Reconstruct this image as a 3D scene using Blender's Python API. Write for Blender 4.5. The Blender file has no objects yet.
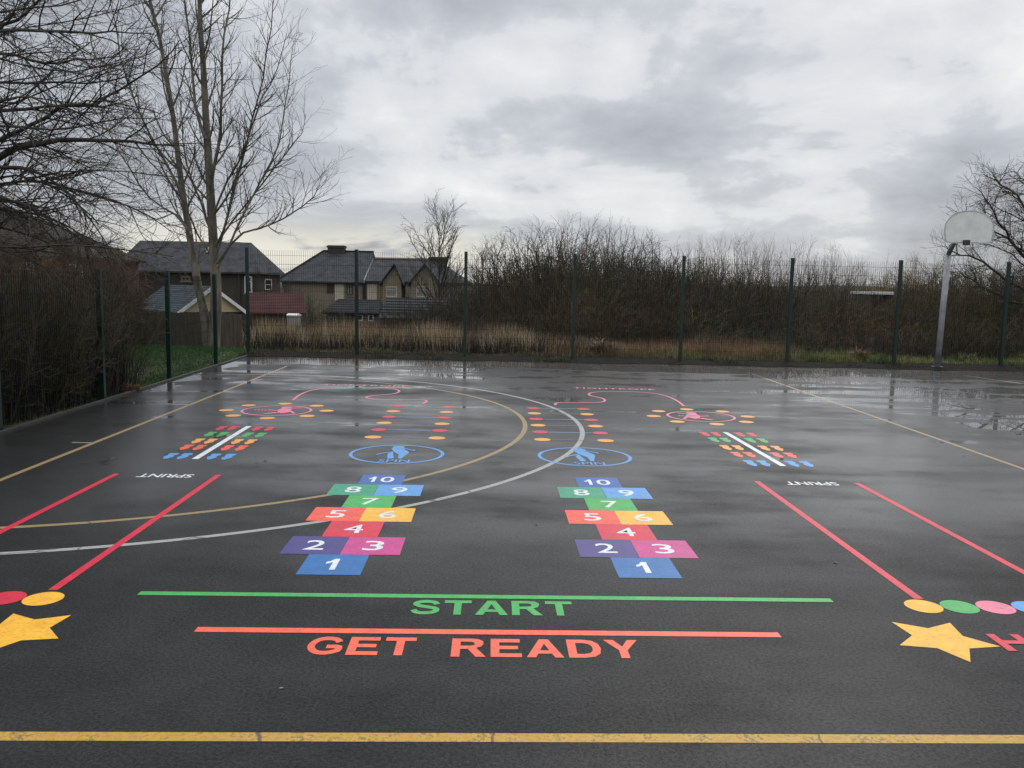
import bpy, bmesh, math, random
import numpy as np
from mathutils import Vector, Matrix
R=math.radians; PI=math.pi
sc=bpy.context.scene; COL=sc.collection
# ------------------------------------------------------------------ camera
FOC,PITCH,YAW,ROLL,CH=849.3,0.11455,0.01938,0.01937,1.683
cf=Vector((-math.sin(YAW)*math.cos(PITCH),math.cos(YAW)*math.cos(PITCH),-math.sin(PITCH)))
c0=Vector((math.cos(YAW),math.sin(YAW),0)); cu=c0.cross(cf)
cr=c0*math.cos(ROLL)+cu*math.sin(ROLL); cup=-c0*math.sin(ROLL)+cu*math.cos(ROLL)
cam=bpy.data.cameras.new('camera'); co=bpy.data.objects.new('camera',cam); COL.objects.link(co)
m=Matrix((( cr.x,cup.x,-cf.x,0),(cr.y,cup.y,-cf.y,0),(cr.z,cup.z,-cf.z,CH),(0,0,0,1))); co.matrix_world=m
cam.sensor_fit='HORIZONTAL'; cam.sensor_width=36; cam.lens=36*FOC/1024
cam.clip_start=.05; cam.clip_end=3000; sc.camera=co
def P(px,py,Y):
    """real point in the world seen at a pixel, standing at distance Y"""
    d=cr*((px-512)/FOC)+cup*(-(py-384)/FOC)+cf
    t=Y/d.y
    return Vector((d.x*t,Y,CH+d.z*t))
# ------------------------------------------------------------------ materials
def srgb(*c):
    return tuple(((v/255)/12.92 if v/255<=.04045 else ((v/255+.055)/1.055)**2.4) for v in c)+(1,)
class NT:
    def __init__(s,name):
        s.m=bpy.data.materials.new(name); s.m.use_nodes=True; s.t=s.m.node_tree; s.t.nodes.clear()
        s.out=s.n('ShaderNodeOutputMaterial'); s.b=s.n('ShaderNodeBsdfPrincipled'); s.l(s.b.outputs[0],s.out.inputs[0])
    def n(s,ty,**k):
        n=s.t.nodes.new(ty)
        for a,b in k.items(): setattr(n,a,b)
        return n
    def l(s,a,b): s.t.links.new(a,b)
    def coord(s,kind='Object'):
        return s.n('ShaderNodeTexCoord').outputs[kind]
    def noise(s,vec,scale,detail=4,rough=.55,sx=None):
        if sx:
            mp=s.n('ShaderNodeMapping'); mp.inputs['Scale'].default_value=sx; s.l(vec,mp.inputs[0]); vec=mp.outputs[0]
        n=s.n('ShaderNodeTexNoise'); n.inputs['Scale'].default_value=scale; n.inputs['Detail'].default_value=detail; n.inputs['Roughness'].default_value=rough
        s.l(vec,n.inputs['Vector']); return n.outputs[0]
    def ramp(s,f,stops):
        r=s.n('ShaderNodeValToRGB'); e=r.color_ramp.elements
        while len(e)<len(stops): e.new(.5)
        for i,(p,c) in enumerate(stops):
            e[i].position=p; e[i].color=c if hasattr(c,'__len__') else (c,c,c,1)
        s.l(f,r.inputs[0]); return r.outputs[0]
    def mix(s,f,a,b,mode='MIX'):
        x=s.n('ShaderNodeMix',data_type='RGBA',blend_type=mode)
        for i,v in ((0,f),(6,a),(7,b)):
            if hasattr(v,'is_linked'): s.l(v,x.inputs[i])
            else: x.inputs[i].default_value=v
        return x.outputs[2]
    def mth(s,op,a,b=0,c=0,clamp=False):
        x=s.n('ShaderNodeMath',operation=op,use_clamp=clamp)
        for i,v in enumerate((a,b,c)):
            if hasattr(v,'is_linked'): s.l(v,x.inputs[i])
            else: x.inputs[i].default_value=v
        return x.outputs[0]
    def step(s,f,a,b):
        x=s.n('ShaderNodeMapRange',interpolation_type='SMOOTHSTEP'); s.l(f,x.inputs[0]); x.inputs[1].default_value=a; x.inputs[2].default_value=b
        return x.outputs[0]
    def set(s,k,v):
        i=s.b.inputs[k]
        if hasattr(v,'is_linked'): s.l(v,i)
        else: i.default_value=v
    def bump(s,h,strength,dist,inp='Normal'):
        b=s.n('ShaderNodeBump'); b.inputs['Distance'].default_value=dist
        if hasattr(strength,'is_linked'): s.l(strength,b.inputs['Strength'])
        else: b.inputs['Strength'].default_value=strength
        s.l(h,b.inputs['Height']); s.l(b.outputs[0],s.b.inputs[inp])
def simple(name,c,rough=.7,var=.25,scale=6,metal=0,kind='Object',sx=None,bump=0,vary=0):
    t=NT(name); v=t.coord(kind); n=t.noise(v,scale,5,.6,sx)
    lo=tuple(x*(1-var) for x in c[:3])+(1,); hi=tuple(min(1,x*(1+var)) for x in c[:3])+(1,)
    base=t.ramp(n,[(.3,lo),(.7,hi)])
    if vary:
        oi=t.n('ShaderNodeObjectInfo').outputs['Random']
        base=t.mix(1,base,t.ramp(oi,[(0,(.60,.58,.55,1)),(.3,(1.0,1.05,.85,1)),(.55,(.8,.72,.68,1)),(.8,(1.55,1.4,1.15,1)),(1,(1.1,.95,.75,1))]),'MULTIPLY')
    t.set('Base Color',base); t.set('Roughness',rough); t.set('Metallic',metal)
    if bump: t.bump(n,bump,.02)
    return t.m
def wet_nodes(t,v):
    """the film of rain water: puddles fill the low spots, along both fences most of all"""
    sep=t.n('ShaderNodeSeparateXYZ'); t.l(v,sep.inputs[0]); x,y=sep.outputs[0],sep.outputs[1]
    big=t.noise(v,.33,3,.5); mid=t.noise(v,1.1,6,.62); streak=t.noise(v,.9,6,.6,(.4,1.5,1))
    yr=t.mth('SUBTRACT',y,t.mth('MULTIPLY',x,.0295))
    edge=t.step(yr,16.6,18.7)                       # low edge by the back fence
    left=t.mth('MULTIPLY',t.step(t.mth('ADD',x,t.mth('MULTIPLY',y,.068)),-4.55,-5.0),t.step(y,9.0,13.5))
    right=t.mth('MULTIPLY',t.step(t.mth('SUBTRACT',x,t.mth('MULTIPLY',y,.12)),1.4,3.2),t.step(y,8.2,10.5))
    s=t.mth('ADD',t.mth('MULTIPLY',streak,.62),t.mth('MULTIPLY',mid,.38))
    s=t.mth('ADD',s,t.mth('MULTIPLY',edge,.26)); s=t.mth('ADD',s,t.mth('MULTIPLY',left,.13)); s=t.mth('ADD',s,t.mth('MULTIPLY',right,.05))
    s=t.mth('ADD',s,t.mth('MULTIPLY',t.step(y,9,15),.055))
    s=t.mth('SUBTRACT',s,t.mth('MULTIPLY',t.step(y,8.5,5.0),.12))
    pud=t.step(s,.588,.612)
    return pud,big,mid,streak,y
def asphalt():
    t=NT('wet_asphalt'); v=t.coord()
    pud,big,mid,streak,y=wet_nodes(t,v)
    fine=t.noise(v,150,3,.75); grit=t.noise(v,66,5,.72); scuff=t.noise(v,5.5,7,.7)
    col=t.ramp(grit,[(.30,(.010,.010,.0092,1)),(.55,(.0165,.0163,.015,1)),(.74,(.032,.0315,.0285,1))])
    stain=t.ramp(t.mth('ADD',t.mth('MULTIPLY',big,.35),t.mth('ADD',t.mth('MULTIPLY',mid,.3),t.mth('MULTIPLY',scuff,.35))),[(.38,(.42,.42,.41,1)),(.5,(.9,.9,.9,1)),(.62,(1.4,1.4,1.4,1))])
    col=t.mix(1,col,stain,'MULTIPLY')
    t.set('Base Color',col)
    d=t.mth('ADD',t.mth('MULTIPLY',big,.35),t.mth('ADD',t.mth('MULTIPLY',streak,.4),t.mth('MULTIPLY',mid,.25)))
    damp=t.mth('MULTIPLY',t.step(d,.37,.57),t.mth('ADD',.25,t.mth('MULTIPLY',t.step(y,4.0,7.5),.75)))
    pit=t.step(grit,.36,.62)
    t.set('Roughness',t.mth('SUBTRACT',.58,t.mth('MULTIPLY',damp,.2)))
    t.set('Specular IOR Level',t.mth('ADD',.10,t.mth('MULTIPLY',pit,.14)))
    wgt=t.mth('MULTIPLY',t.mth('ADD',.04,t.mth('MULTIPLY',damp,.86)),t.mth('ADD',.75,t.mth('MULTIPLY',pit,.3)))
    t.set('Coat Weight',t.mth('MAXIMUM',wgt,pud))
    t.set('Coat IOR',1.33)
    dry=t.mth('SUBTRACT',1,pud)
    t.set('Coat Roughness',t.mth('MULTIPLY',dry,t.mth('SUBTRACT',.31,t.mth('MULTIPLY',mid,.30))))
    t.bump(t.mth('ADD',fine,t.mth('MULTIPLY',grit,1.5)),.55,.005); t.bump(t.mth('ADD',grit,t.mth('MULTIPLY',fine,.5)),t.mth('MULTIPLY',dry,.2),.004,'Coat Normal')
    return t.m
def paint(name,c,wear=0.0,rough=.42):
    """thermoplastic marking lying in the same film of water; wear lets the tar show through chips"""
    t=NT(name); v=t.coord(); g=t.n('ShaderNodeNewGeometry').outputs['Position']
    pud,big,mid,streak,y=wet_nodes(t,g)
    n=t.noise(g,9,5,.65); f=t.noise(g,60,3,.7)
    gr=t.noise(g,42,5,.75)
    lo=tuple(x*.80 for x in c[:3])+(1,)
    col=t.mix(t.step(n,.3,.7),lo,c)
    dirt=t.step(t.mth('ADD',t.mth('MULTIPLY',n,.5),t.mth('MULTIPLY',f,.5)),.64-.24*wear,.72-.16*wear)
    col=t.mix(t.mth('MULTIPLY',dirt,.35+.6*wear),col,(.045,.044,.04,1))
    if wear>.3:
        cr=t.n('ShaderNodeTexVoronoi',feature='DISTANCE_TO_EDGE'); cr.inputs['Scale'].default_value=.7; wv=t.n('ShaderNodeTexNoise'); wv.inputs['Scale'].default_value=7; t.l(g,wv.inputs[0]); t.l(t.mix(.09,g,wv.outputs['Color'],'ADD'),cr.inputs['Vector'])
        col=t.mix(t.mth('MULTIPLY',t.step(cr.outputs['Distance'],.005,.0015),.8),col,(.05,.045,.035,1))
    col=t.mix(1,col,t.ramp(gr,[(.30,(.62,.62,.62,1)),(.5,(.97,.97,.97,1))]),'MULTIPLY')
    t.set('Base Color',col); t.set('Roughness',rough); t.set('Specular IOR Level',.4)
    t.set('Coat Weight',t.mth('ADD',.1,t.mth('MULTIPLY',pud,.8),clamp=True)); t.set('Coat IOR',1.33)
    t.set('Coat Roughness',t.mth('ADD',.02,t.mth('MULTIPLY',t.mth('SUBTRACT',1,pud),.25)))
    t.bump(t.mth('ADD',f,gr),.45,.004)
    return t.m
M={}
M['asphalt']=asphalt()
for k,c,w in (('green',(64,178,84),0),('orange',(255,104,72),0),('yellow',(255,190,52),0),('red',(222,38,66),0),('blue',(36,110,178),0),
    ('purple',(72,60,132),0),('pink',(208,62,140),0),('sky_blue',(92,160,222),0),('teal_green',(52,160,120),0),('coral',(250,92,66),0),('deep_blue',(48,98,172),0),
    ('white',(235,238,238),0),('rose',(240,128,154),.12),('pale_blue',(126,170,208),.15),('faint_blue',(104,112,124),.35),('amber',(250,172,70),.05)):
    M[k]=paint('marking_'+k,srgb(*c),w)
M['old_white']=paint('worn_white',srgb(170,170,164),.42,.5)
M['old_beige']=paint('worn_beige',srgb(158,136,92),.45,.5)
M['old_yellow']=paint('worn_yellow',srgb(200,156,60),.6,.5)
M['post']=simple('green_post',(.003,.022,.016,1),.38,.3,3)
M['wire']=simple('green_wire',(.005,.016,.013,1),.85,.3,3); M['wire'].node_tree.nodes['Principled BSDF'].inputs['Specular IOR Level'].default_value=.15
M['galv']=simple('galvanised',(.30,.31,.32,1),.55,.35,5,.3)
M['board']=simple('white_board',(.80,.80,.75,1),.55,.12,5)
M['dark_metal']=simple('dark_metal',(.03,.03,.03,1),.5,.3,6)
M['concrete']=simple('edging',(.035,.034,.03,1),.75,.4,7,bump=.3)
M['soil']=simple('wet_soil',(.012,.010,.007,1),.9,.5,3,bump=.8); M['soil'].node_tree.nodes['Principled BSDF'].inputs['Specular IOR Level'].default_value=.08
M['timber']=simple('fence_timber',(.085,.068,.048,1),.85,.35,3,sx=(6,6,.6))
def bark(name,lo,hi,moss=None):
    t=NT(name); v=t.coord(); n=t.noise(v,7,6,.65,(1,1,.25)); b=t.noise(v,1.3,3,.5)
    c=t.ramp(n,[(.3,lo),(.7,hi)])
    if moss: c=t.mix(t.step(b,.5,.68),c,moss)
    t.set('Base Color',c); t.set('Roughness',.85); t.bump(n,.5,.02); return t.m
M['bark_grey']=bark('grey_bark',(.045,.04,.03,1),(.25,.22,.165,1),(.075,.07,.038,1))
M['bark_dark']=bark('dark_bark',(.03,.026,.02,1),(.085,.075,.056,1),(.035,.038,.02,1))
M['twig_grey']=simple('grey_twig',(.06,.05,.038,1),.8,.4,2)
M['twig_dark']=simple('dark_twig',(.046,.037,.025,1),.85,.4,2)
M['twig_brown']=simple('brown_twig',(.050,.036,.022,1),.9,.5,3,kind='Generated',vary=1)
M['twig_green']=simple('mossy_twig',(.068,.058,.029,1),.9,.45,4,kind='Generated',vary=1)
M['twig_olive']=simple('olive_twig',(.085,.072,.045,1),.85,.4,4,kind='Generated')
M['twig_tan']=simple('tan_twig',(.15,.128,.09,1),.85,.35,4,kind='Generated',vary=1)
M['twig_red']=simple('russet_twig',(.085,.055,.036,1),.9,.35,4,kind='Generated',vary=1)
def grassm(name,stops,sc_=1.2):
    t=NT(name); g=t.coord(); n=t.noise(g,sc_,4,.6); h=t.noise(g,14,2,.6)
    t.set('Base Color',t.ramp(t.mth('ADD',t.mth('MULTIPLY',n,.55),t.mth('MULTIPLY',h,.45)),stops)); t.set('Roughness',.75); return t.m
M['reed']=grassm('dry_reed',[(.34,(.075,.045,.026,1)),(.5,(.19,.115,.062,1)),(.64,(.40,.28,.16,1))])
M['straw']=grassm('pale_straw',[(.32,(.30,.23,.13,1)),(.5,(.50,.40,.25,1)),(.65,(.66,.56,.38,1))])
M['verge']=grassm('verge_grass',[(.34,(.036,.06,.014,1)),(.48,(.10,.13,.032,1)),(.62,(.30,.26,.10,1))],1.0)
M['dull']=grassm('dull_grass',[(.32,(.03,.035,.012,1)),(.48,(.07,.062,.026,1)),(.66,(.22,.17,.085,1))],1.1)
M['lawn']=grassm('lawn_grass',[(.3,(.02,.06,.010,1)),(.6,(.045,.115,.018,1)),(.75,(.08,.15,.03,1))])
M['scrub']=grassm('dark_scrub',[(.3,(.012,.010,.007,1)),(.55,(.025,.02,.014,1)),(.75,(.06,.05,.032,1))])
M['moss']=grassm('moss_tuft',[(.3,(.015,.018,.007,1)),(.5,(.035,.036,.014,1)),(.68,(.11,.09,.045,1))])
M['fern']=simple('dead_fern',(.17,.10,.045,1),.8,.4,5)
M['leaf']=simple('dead_leaf',(.025,.016,.01,1),.5,.4,20)
M['ivy']=simple('evergreen',(.012,.025,.009,1),.6,.5,3)
def ground_mat():
    t=NT('rough_ground'); v=t.coord(); n=t.noise(v,.6,6,.6); m2=t.noise(v,7,4,.6)
    c=t.ramp(n,[(.3,(.03,.026,.014,1)),(.5,(.05,.055,.02,1)),(.7,(.10,.085,.04,1))])
    t.set('Base Color',t.mix(.4,c,t.ramp(m2,[(.3,(.02,.02,.01,1)),(.7,(.09,.08,.04,1))]))); t.set('Roughness',.9); t.bump(m2,.6,.05); return t.m
M['ground']=ground_mat()
def rooftile(name,lo,hi,s=3.2):
    t=NT(name); v=t.coord(); w=t.n('ShaderNodeTexWave',bands_direction='Z'); w.inputs['Scale'].default_value=s; w.inputs['Distortion'].default_value=.6; w.inputs['Detail'].default_value=1; t.l(v,w.inputs[0])
    n=t.noise(v,1.6,5,.65); c=t.ramp(n,[(.3,lo),(.7,hi)])
    t.set('Base Color',t.mix(.55,c,t.ramp(w.outputs[0],[(.1,.35),(.5,1)]),'MULTIPLY')); t.set('Roughness',.8); t.set('Specular IOR Level',.2); t.bump(w.outputs[0],.6,.05); return t.m
M['slate']=rooftile('slate_roof',(.03,.032,.036,1),(.085,.088,.095,1))
M['blue_slate']=rooftile('blue_slate',(.04,.05,.062,1),(.085,.10,.12,1))
M['brown_tile']=rooftile('brown_tile',(.022,.018,.013,1),(.05,.04,.03,1))
M['red_roof']=rooftile('red_felt_roof',(.065,.026,.023,1),(.105,.04,.034,1),5)
M['ridge']=simple('ridge_tile',(.16,.07,.045,1),.7,.3,4)
M['felt']=rooftile('black_felt',(.015,.015,.017,1),(.035,.036,.04,1),2)
M['sheet']=rooftile('grey_sheet_roof',(.05,.055,.055,1),(.09,.095,.095,1),6)
def brick(name,a,b,mo):
    t=NT(name); v=t.coord(); mp=t.n('ShaderNodeMapping'); mp.inputs['Rotation'].default_value=(R(90),0,0); t.l(v,mp.inputs[0])
    br=t.n('ShaderNodeTexBrick'); br.inputs['Scale'].default_value=4.5; br.inputs['Color1'].default_value=a; br.inputs['Color2'].default_value=b; br.inputs['Mortar'].default_value=mo; t.l(mp.outputs[0],br.inputs[0])
    t.set('Base Color',br.outputs[0]); t.set('Roughness',.85); return t.m
M['red_brick']=brick('red_brick',(.16,.045,.03,1),(.10,.035,.025,1),(.12,.10,.08,1))
M['dark_brick']=brick('dark_brick',(.055,.04,.03,1),(.035,.03,.024,1),(.06,.055,.045,1))
M['stone']=brick('sooty_stone',(.30,.25,.18,1),(.20,.168,.12,1),(.14,.115,.085,1))
M['render']=simple('pale_render',(.50,.45,.34,1),.85,.15,2)
M['cream']=simple('cream_cladding',(.50,.40,.24,1),.75,.15,3,sx=(8,8,.3))
M['uwhite']=simple('white_frame',(.72,.72,.70,1),.45,.06,4)
M['curtain']=simple('net_curtain',(.22,.23,.23,1),.8,.2,3)
t=NT('window_glass'); t.set('Base Color',(.02,.022,.025,1)); t.set('Roughness',.08); M['glass']=t.m
M['shedwood']=simple('shed_boards',(.06,.04,.026,1),.8,.3,3,sx=(1,1,8))
M['hill']=simple('hill_green',(.035,.045,.028,1),.9,.5,.03)
# ------------------------------------------------------------------ object helpers
def link(name,me,mat,parent=None):
    o=bpy.data.objects.new(name,me); COL.objects.link(o)
    if mat is not None:
        for x in (mat if isinstance(mat,(list,tuple)) else [mat]): me.materials.append(x)
    if parent: o.parent=parent
    return o
def tag(o,label,cat,group=None,kind=None):
    if label: o['label']=label
    if cat: o['category']=cat
    if group: o['group']=group
    if kind: o['kind']=kind
    return o
def empty(name,loc,label,cat,group=None,rz=0):
    o=bpy.data.objects.new(name,None); o.empty_display_size=.2; COL.objects.link(o); o.location=loc; o.rotation_euler=(0,0,rz)
    return tag(o,label,cat,group)
def struct(o): o['kind']='structure'; return o
def stuff(o,label=None): 
    o['kind']='stuff'
    return o
class MB:
    def __init__(s): s.v=[]; s.f=[]; s.k=0
    def add(s,v,f):
        v=np.asarray(v,float).reshape(-1,3); s.v.append(v)
        for q in f: s.f.append(tuple(int(i)+s.k for i in q))
        s.k+=len(v); return s
    def box(s,a,b):
        x0,y0,z0=a; x1,y1,z1=b
        return s.add([(x0,y0,z0),(x1,y0,z0),(x1,y1,z0),(x0,y1,z0),(x0,y0,z1),(x1,y0,z1),(x1,y1,z1),(x0,y1,z1)],
            [(0,3,2,1),(4,5,6,7),(0,1,5,4),(1,2,6,5),(2,3,7,6),(3,0,4,7)])
    def tube(s,pts,rad,n=6,cap=True):
        pts=np.asarray(pts,float); rad=np.broadcast_to(np.asarray(rad,float),(len(pts),))
        d=pts[-1]-pts[0]; d=d/(np.linalg.norm(d)+1e-9); h=np.array([0,0,1.]) if abs(d[2])<.9 else np.array([1.,0,0])
        a=np.cross(d,h); a/=np.linalg.norm(a); b=np.cross(d,a)
        th=np.arange(n)*2*PI/n; ring=np.cos(th)[:,None]*a+np.sin(th)[:,None]*b
        v=pts[:,None]+rad[:,None,None]*ring; k=len(pts); f=[]
        for i in range(k-1):
            for j in range(n):
                j2=(j+1)%n; f.append((i*n+j,i*n+j2,(i+1)*n+j2,(i+1)*n+j))
        if cap: f.append(tuple(range(n-1,-1,-1))); f.append(tuple((k-1)*n+j for j in range(n)))
        return s.add(v.reshape(-1,3),f)
    def poly(s,pts,z): 
        return s.add([(p[0],p[1],z) for p in pts],[tuple(range(len(pts)))])
    def prism(s,pts,axis,lo,hi):
        """closed outline in the plane across an axis, given real thickness"""
        n=len(pts); mk={'y':lambda p,t:(p[0],t,p[1]),'z':lambda p,t:(p[0],p[1],t),'x':lambda p,t:(t,p[0],p[1])}[axis]
        v=[mk(p,lo) for p in pts]+[mk(p,hi) for p in pts]
        f=[tuple(range(n-1,-1,-1)),tuple(range(n,2*n))]+[(i,(i+1)%n,(i+1)%n+n,i+n) for i in range(n)]
        return s.add(v,f)
    def me(s,name='mesh',smooth=False):
        m=bpy.data.meshes.new(name); v=np.concatenate(s.v) if s.v else np.zeros((0,3)); m.from_pydata(v.tolist(),[],s.f)
        if smooth: m.polygons.foreach_set('use_smooth',[True]*len(m.polygons))
        m.update(); return m
    def obj(s,name,mat,parent=None,smooth=False,fix=True):
        me=s.me(name,smooth)
        if fix:
            b=bmesh.new(); b.from_mesh(me); bmesh.ops.recalc_face_normals(b,faces=b.faces); b.to_mesh(me); b.free()
        return link(name,me,mat,parent)
# ------------------------------------------------------------------ the setting: ground, court, edging
def ease(t): t=min(1,max(0,t)); return t*t*(3-2*t)
def gz(x,y):
    s=y-20.6
    z=-.04
    if s>0: z-=1.3*ease(s/7)+2.0*ease((s-6)/45)+2.2*ease((s-50)/120)
    if x<-6.6 and s<=6: z+=.06*ease((-6.6-x)/1.5)
    return z
xs=sorted(set([-700,-400,-220,-130,-80,-50]+list(np.arange(-40,61,2.))+[75,100,150,240,420,700]))
ys=sorted(set([-60,-30,-15,-5]+list(np.arange(0,20,2.5))+list(np.arange(20,70,1.5))+[75,82,90,100,115,135,165,210,280,380,520,800]))
g=MB(); rr=random.Random(3)
V=[(x,y,gz(x,y)+(rr.uniform(-.05,.05) if y>22 else 0)) for y in ys for x in xs]; nx=len(xs)
g.add(V,[(j*nx+i,j*nx+i+1,(j+1)*nx+i+1,(j+1)*nx+i) for j in range(len(ys)-1) for i in range(nx-1)])
struct(g.obj('ground',M['ground'],smooth=True))
def fl(y): return -6.49+.068*(19.47-y)      # line of the left fence
def fb(x): return 19.54+.0295*(x+3.99)       # line of the back fence
c=MB(); c.poly([(fl(-6)+.12,-6),(34,-6),(34,fb(34)-.28),(fl(19.3)+.12,fb(-6.3)-.28)],0)
struct(c.obj('court',M['asphalt']))
k=MB(); a=(fl(-6),-6); b=(fl(19.3),19.3)
k.prism([(a[0]+.06,a[1]),(a[0]+.12,a[1]),(b[0]+.12,b[1]),(b[0]+.06,b[1])],'z',-.1,.022)
struct(k.obj('kerb',M['concrete']))
so=MB(); rr=random.Random(8); top=[]; bot=[]
for i in range(121):
    x=-6.6+i*.34; bot.append((x,fb(x)-.42-.02*(x+6)-max(0,rr.gauss(0,.08))-.12*math.sin(x*.9)**2,.004)); top.append((x,fb(x)+.02,.03+rr.uniform(0,.05)))
t3=[(p[0],fb(p[0])+1.3,-.01) for p in top]; n=len(top)
so.add(bot+top+t3,[(i,i+1,n+i+1,n+i) for i in range(n-1)]+[(n+i,n+i+1,2*n+i+1,2*n+i) for i in range(n-1)])
struct(so.obj('soil',M['soil'],smooth=True))
# ------------------------------------------------------------------ court markings
ZO,ZN,ZT=.0006,.0014,.0022
A=.044
def rotp(p,c,a): 
    x,y=p; return (c[0]+x*math.cos(a)-y*math.sin(a),c[1]+x*math.sin(a)+y*math.cos(a))
def strip(mb,pts,w,z,closed=False):
    pts=np.asarray(pts,float); n=len(pts)
    if closed: tn=np.roll(pts,-1,0)-np.roll(pts,1,0)
    else: tn=np.gradient(pts,axis=0)
    tn/=np.linalg.norm(tn,axis=1)[:,None]; nr=np.stack([-tn[:,1],tn[:,0]],1)*w/2
    v=np.concatenate([pts+nr,pts-nr]); v=np.c_[v,np.full(len(v),z)]
    r=n if closed else n-1
    mb.add(v,[(i+n,(i+1)%n+n,(i+1)%n,i) for i in range(r)])
def circle(c,r,n=40,a0=0,a1=2*PI):
    return [(c[0]+r*math.cos(a0+(a1-a0)*i/n),c[1]+r*math.sin(a0+(a1-a0)*i/n)) for i in range(n)]
def spline(pts,n=8):
    pts=[np.array(p,float) for p in pts]; P_=[2*pts[0]-pts[1]]+pts+[2*pts[-1]-pts[-2]]; out=[]
    for i in range(1,len(P_)-2):
        for j in range(n):
            t=j/n; a,b,c_,d=P_[i-1:i+3]
            out.append(.5*((2*b)+(-a+c_)*t+(2*a-5*b+4*c_-d)*t*t+(-a+3*b-3*c_+d)*t**3))
    out.append(pts[-1]); return np.array(out)
def text_me(s,w,h,bold=0.0,z=0.0,space=1.0):
    """flat lettering fitted to w x h, centred"""
    cu=bpy.data.curves.new('lettering','FONT'); cu.body=s; cu.offset=bold; cu.space_character=space; cu.resolution_u=3
    o=bpy.data.objects.new('lettering',cu); COL.objects.link(o)
    dg=bpy.context.evaluated_depsgraph_get(); dg.update(); me=bpy.data.meshes.new_from_object(o.evaluated_get(dg))
    bpy.data.objects.remove(o); bpy.data.curves.remove(cu)
    v=np.array([x.co[:] for x in me.vertices]); lo=v.min(0); hi=v.max(0)
    v=(v-(lo+hi)/2)/(hi-lo+1e-9)*np.array([w,h,0]); v[:,2]=z
    me.vertices.foreach_set('co',v.ravel()); me.materials.clear(); me.update(); return me
def text(name,s,c,w,h,a,mat,bold,z,parent=None,space=1.0):
    o=link(name,text_me(s,w,h,bold,0,space),M[mat],parent); 
    o.location=(c[0],c[1],z); o.rotation_euler=(0,0,a); return o
def offs(c,w):
    c=np.asarray(c,float); tn=np.gradient(c,axis=0); tn/=np.linalg.norm(tn,axis=1)[:,None]; n=np.stack([-tn[:,1],tn[:,0]],1)*w/2
    return [tuple(p) for p in np.concatenate([c+n,(c-n)[::-1]])]
GL={'T':(.85,[[(0,1),(.85,1),(.85,.8),(.54,.8),(.54,0),(.31,0),(.31,.8),(0,.8)]]),
 'A':(1.02,[[(0,0),(.38,1),(.64,1),(1.02,0),(.77,0),(.70,.2),(.32,.2),(.25,0)],[(.385,.38),(.635,.38),(.51,.75)]]),
 'R':(.95,[[(0,0),(0,1),(.55,1),(.75,.97),(.87,.85),(.88,.7),(.82,.56),(.68,.48),(.95,0),(.67,0),(.45,.42),(.24,.42),(.24,0)],[(.24,.82),(.24,.6),(.52,.6),(.62,.64),(.64,.71),(.6,.79),(.52,.82)]]),
 'E':(.85,[[(0,0),(0,1),(.82,1),(.82,.8),(.24,.8),(.24,.61),(.76,.61),(.76,.42),(.24,.42),(.24,.2),(.85,.2),(.85,0)]]),
 'D':(.93,[[(0,0),(0,1),(.45,1),(.72,.94),(.88,.77),(.93,.5),(.88,.23),(.72,.06),(.45,0)],[(.24,.2),(.24,.8),(.44,.8),(.6,.75),(.68,.64),(.7,.5),(.68,.36),(.6,.25),(.44,.2)]]),
 'Y':(.96,[[(0,1),(.28,1),(.48,.62),(.68,1),(.96,1),(.6,.42),(.6,0),(.36,0),(.36,.42)]]),
 'H':(.9,[[(0,0),(0,1),(.24,1),(.24,.62),(.66,.62),(.66,1),(.9,1),(.9,0),(.66,0),(.66,.42),(.24,.42),(.24,0)]]),
 'S':(.9,[offs(spline([(.80,.70),(.70,.85),(.45,.905),(.2,.84),(.13,.71),(.25,.59),(.5,.51),(.74,.42),(.79,.28),(.68,.15),(.42,.095),(.18,.15),(.08,.31)],5),.2)]),
 'G':(.98,[offs(list(spline([(.84,.70),(.72,.85),(.50,.905),(.26,.83),(.12,.62),(.12,.38),(.26,.17),(.5,.095),(.72,.15)],5))+[(.86,.24),(.865,.30),(.865,.36),(.86,.43),(.80,.445),(.52,.445)],.2)])}
def letters(word,w,h,z=0):
    cu=bpy.data.curves.new('lettering','CURVE'); cu.dimensions='2D'; cu.fill_mode='BOTH'; x=0
    for ch in word:
        gw,ps=GL[ch]
        for p in ps:
            sp=cu.splines.new('POLY'); sp.points.add(len(p)-1); sp.use_cyclic_u=True
            for q,(a,b) in zip(sp.points,p): q.co=(x+a,b,0,1)
        x+=gw+.13
    o=bpy.data.objects.new('lettering',cu); COL.objects.link(o); dg=bpy.context.evaluated_depsgraph_get(); dg.update()
    me=bpy.data.meshes.new_from_object(o.evaluated_get(dg)); bpy.data.objects.remove(o); bpy.data.curves.remove(cu)
    v=np.array([q.co[:] for q in me.vertices]); lo=v.min(0); hi=v.max(0); v=(v-(lo+hi)/2)/(hi-lo+1e-9)*np.array([w,h,0]); v[:,2]=z
    me.vertices.foreach_set('co',v.ravel()); me.materials.clear(); me.update(); return me
def word(name,s,c,w,h,a,mat,z,parent=None):
    o=link(name,letters(s,w,h),M[mat],parent); o.location=(c[0],c[1],z); o.rotation_euler=(0,0,a); return o
def mark(name,c,label,cat,group=None): return empty(name,(c[0],c[1],0),label,cat,group,A)
def pl(name,pts,mat,z,par): m=MB(); m.poly(pts,z); return m.obj(name,M[mat],par,fix=False)
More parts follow.
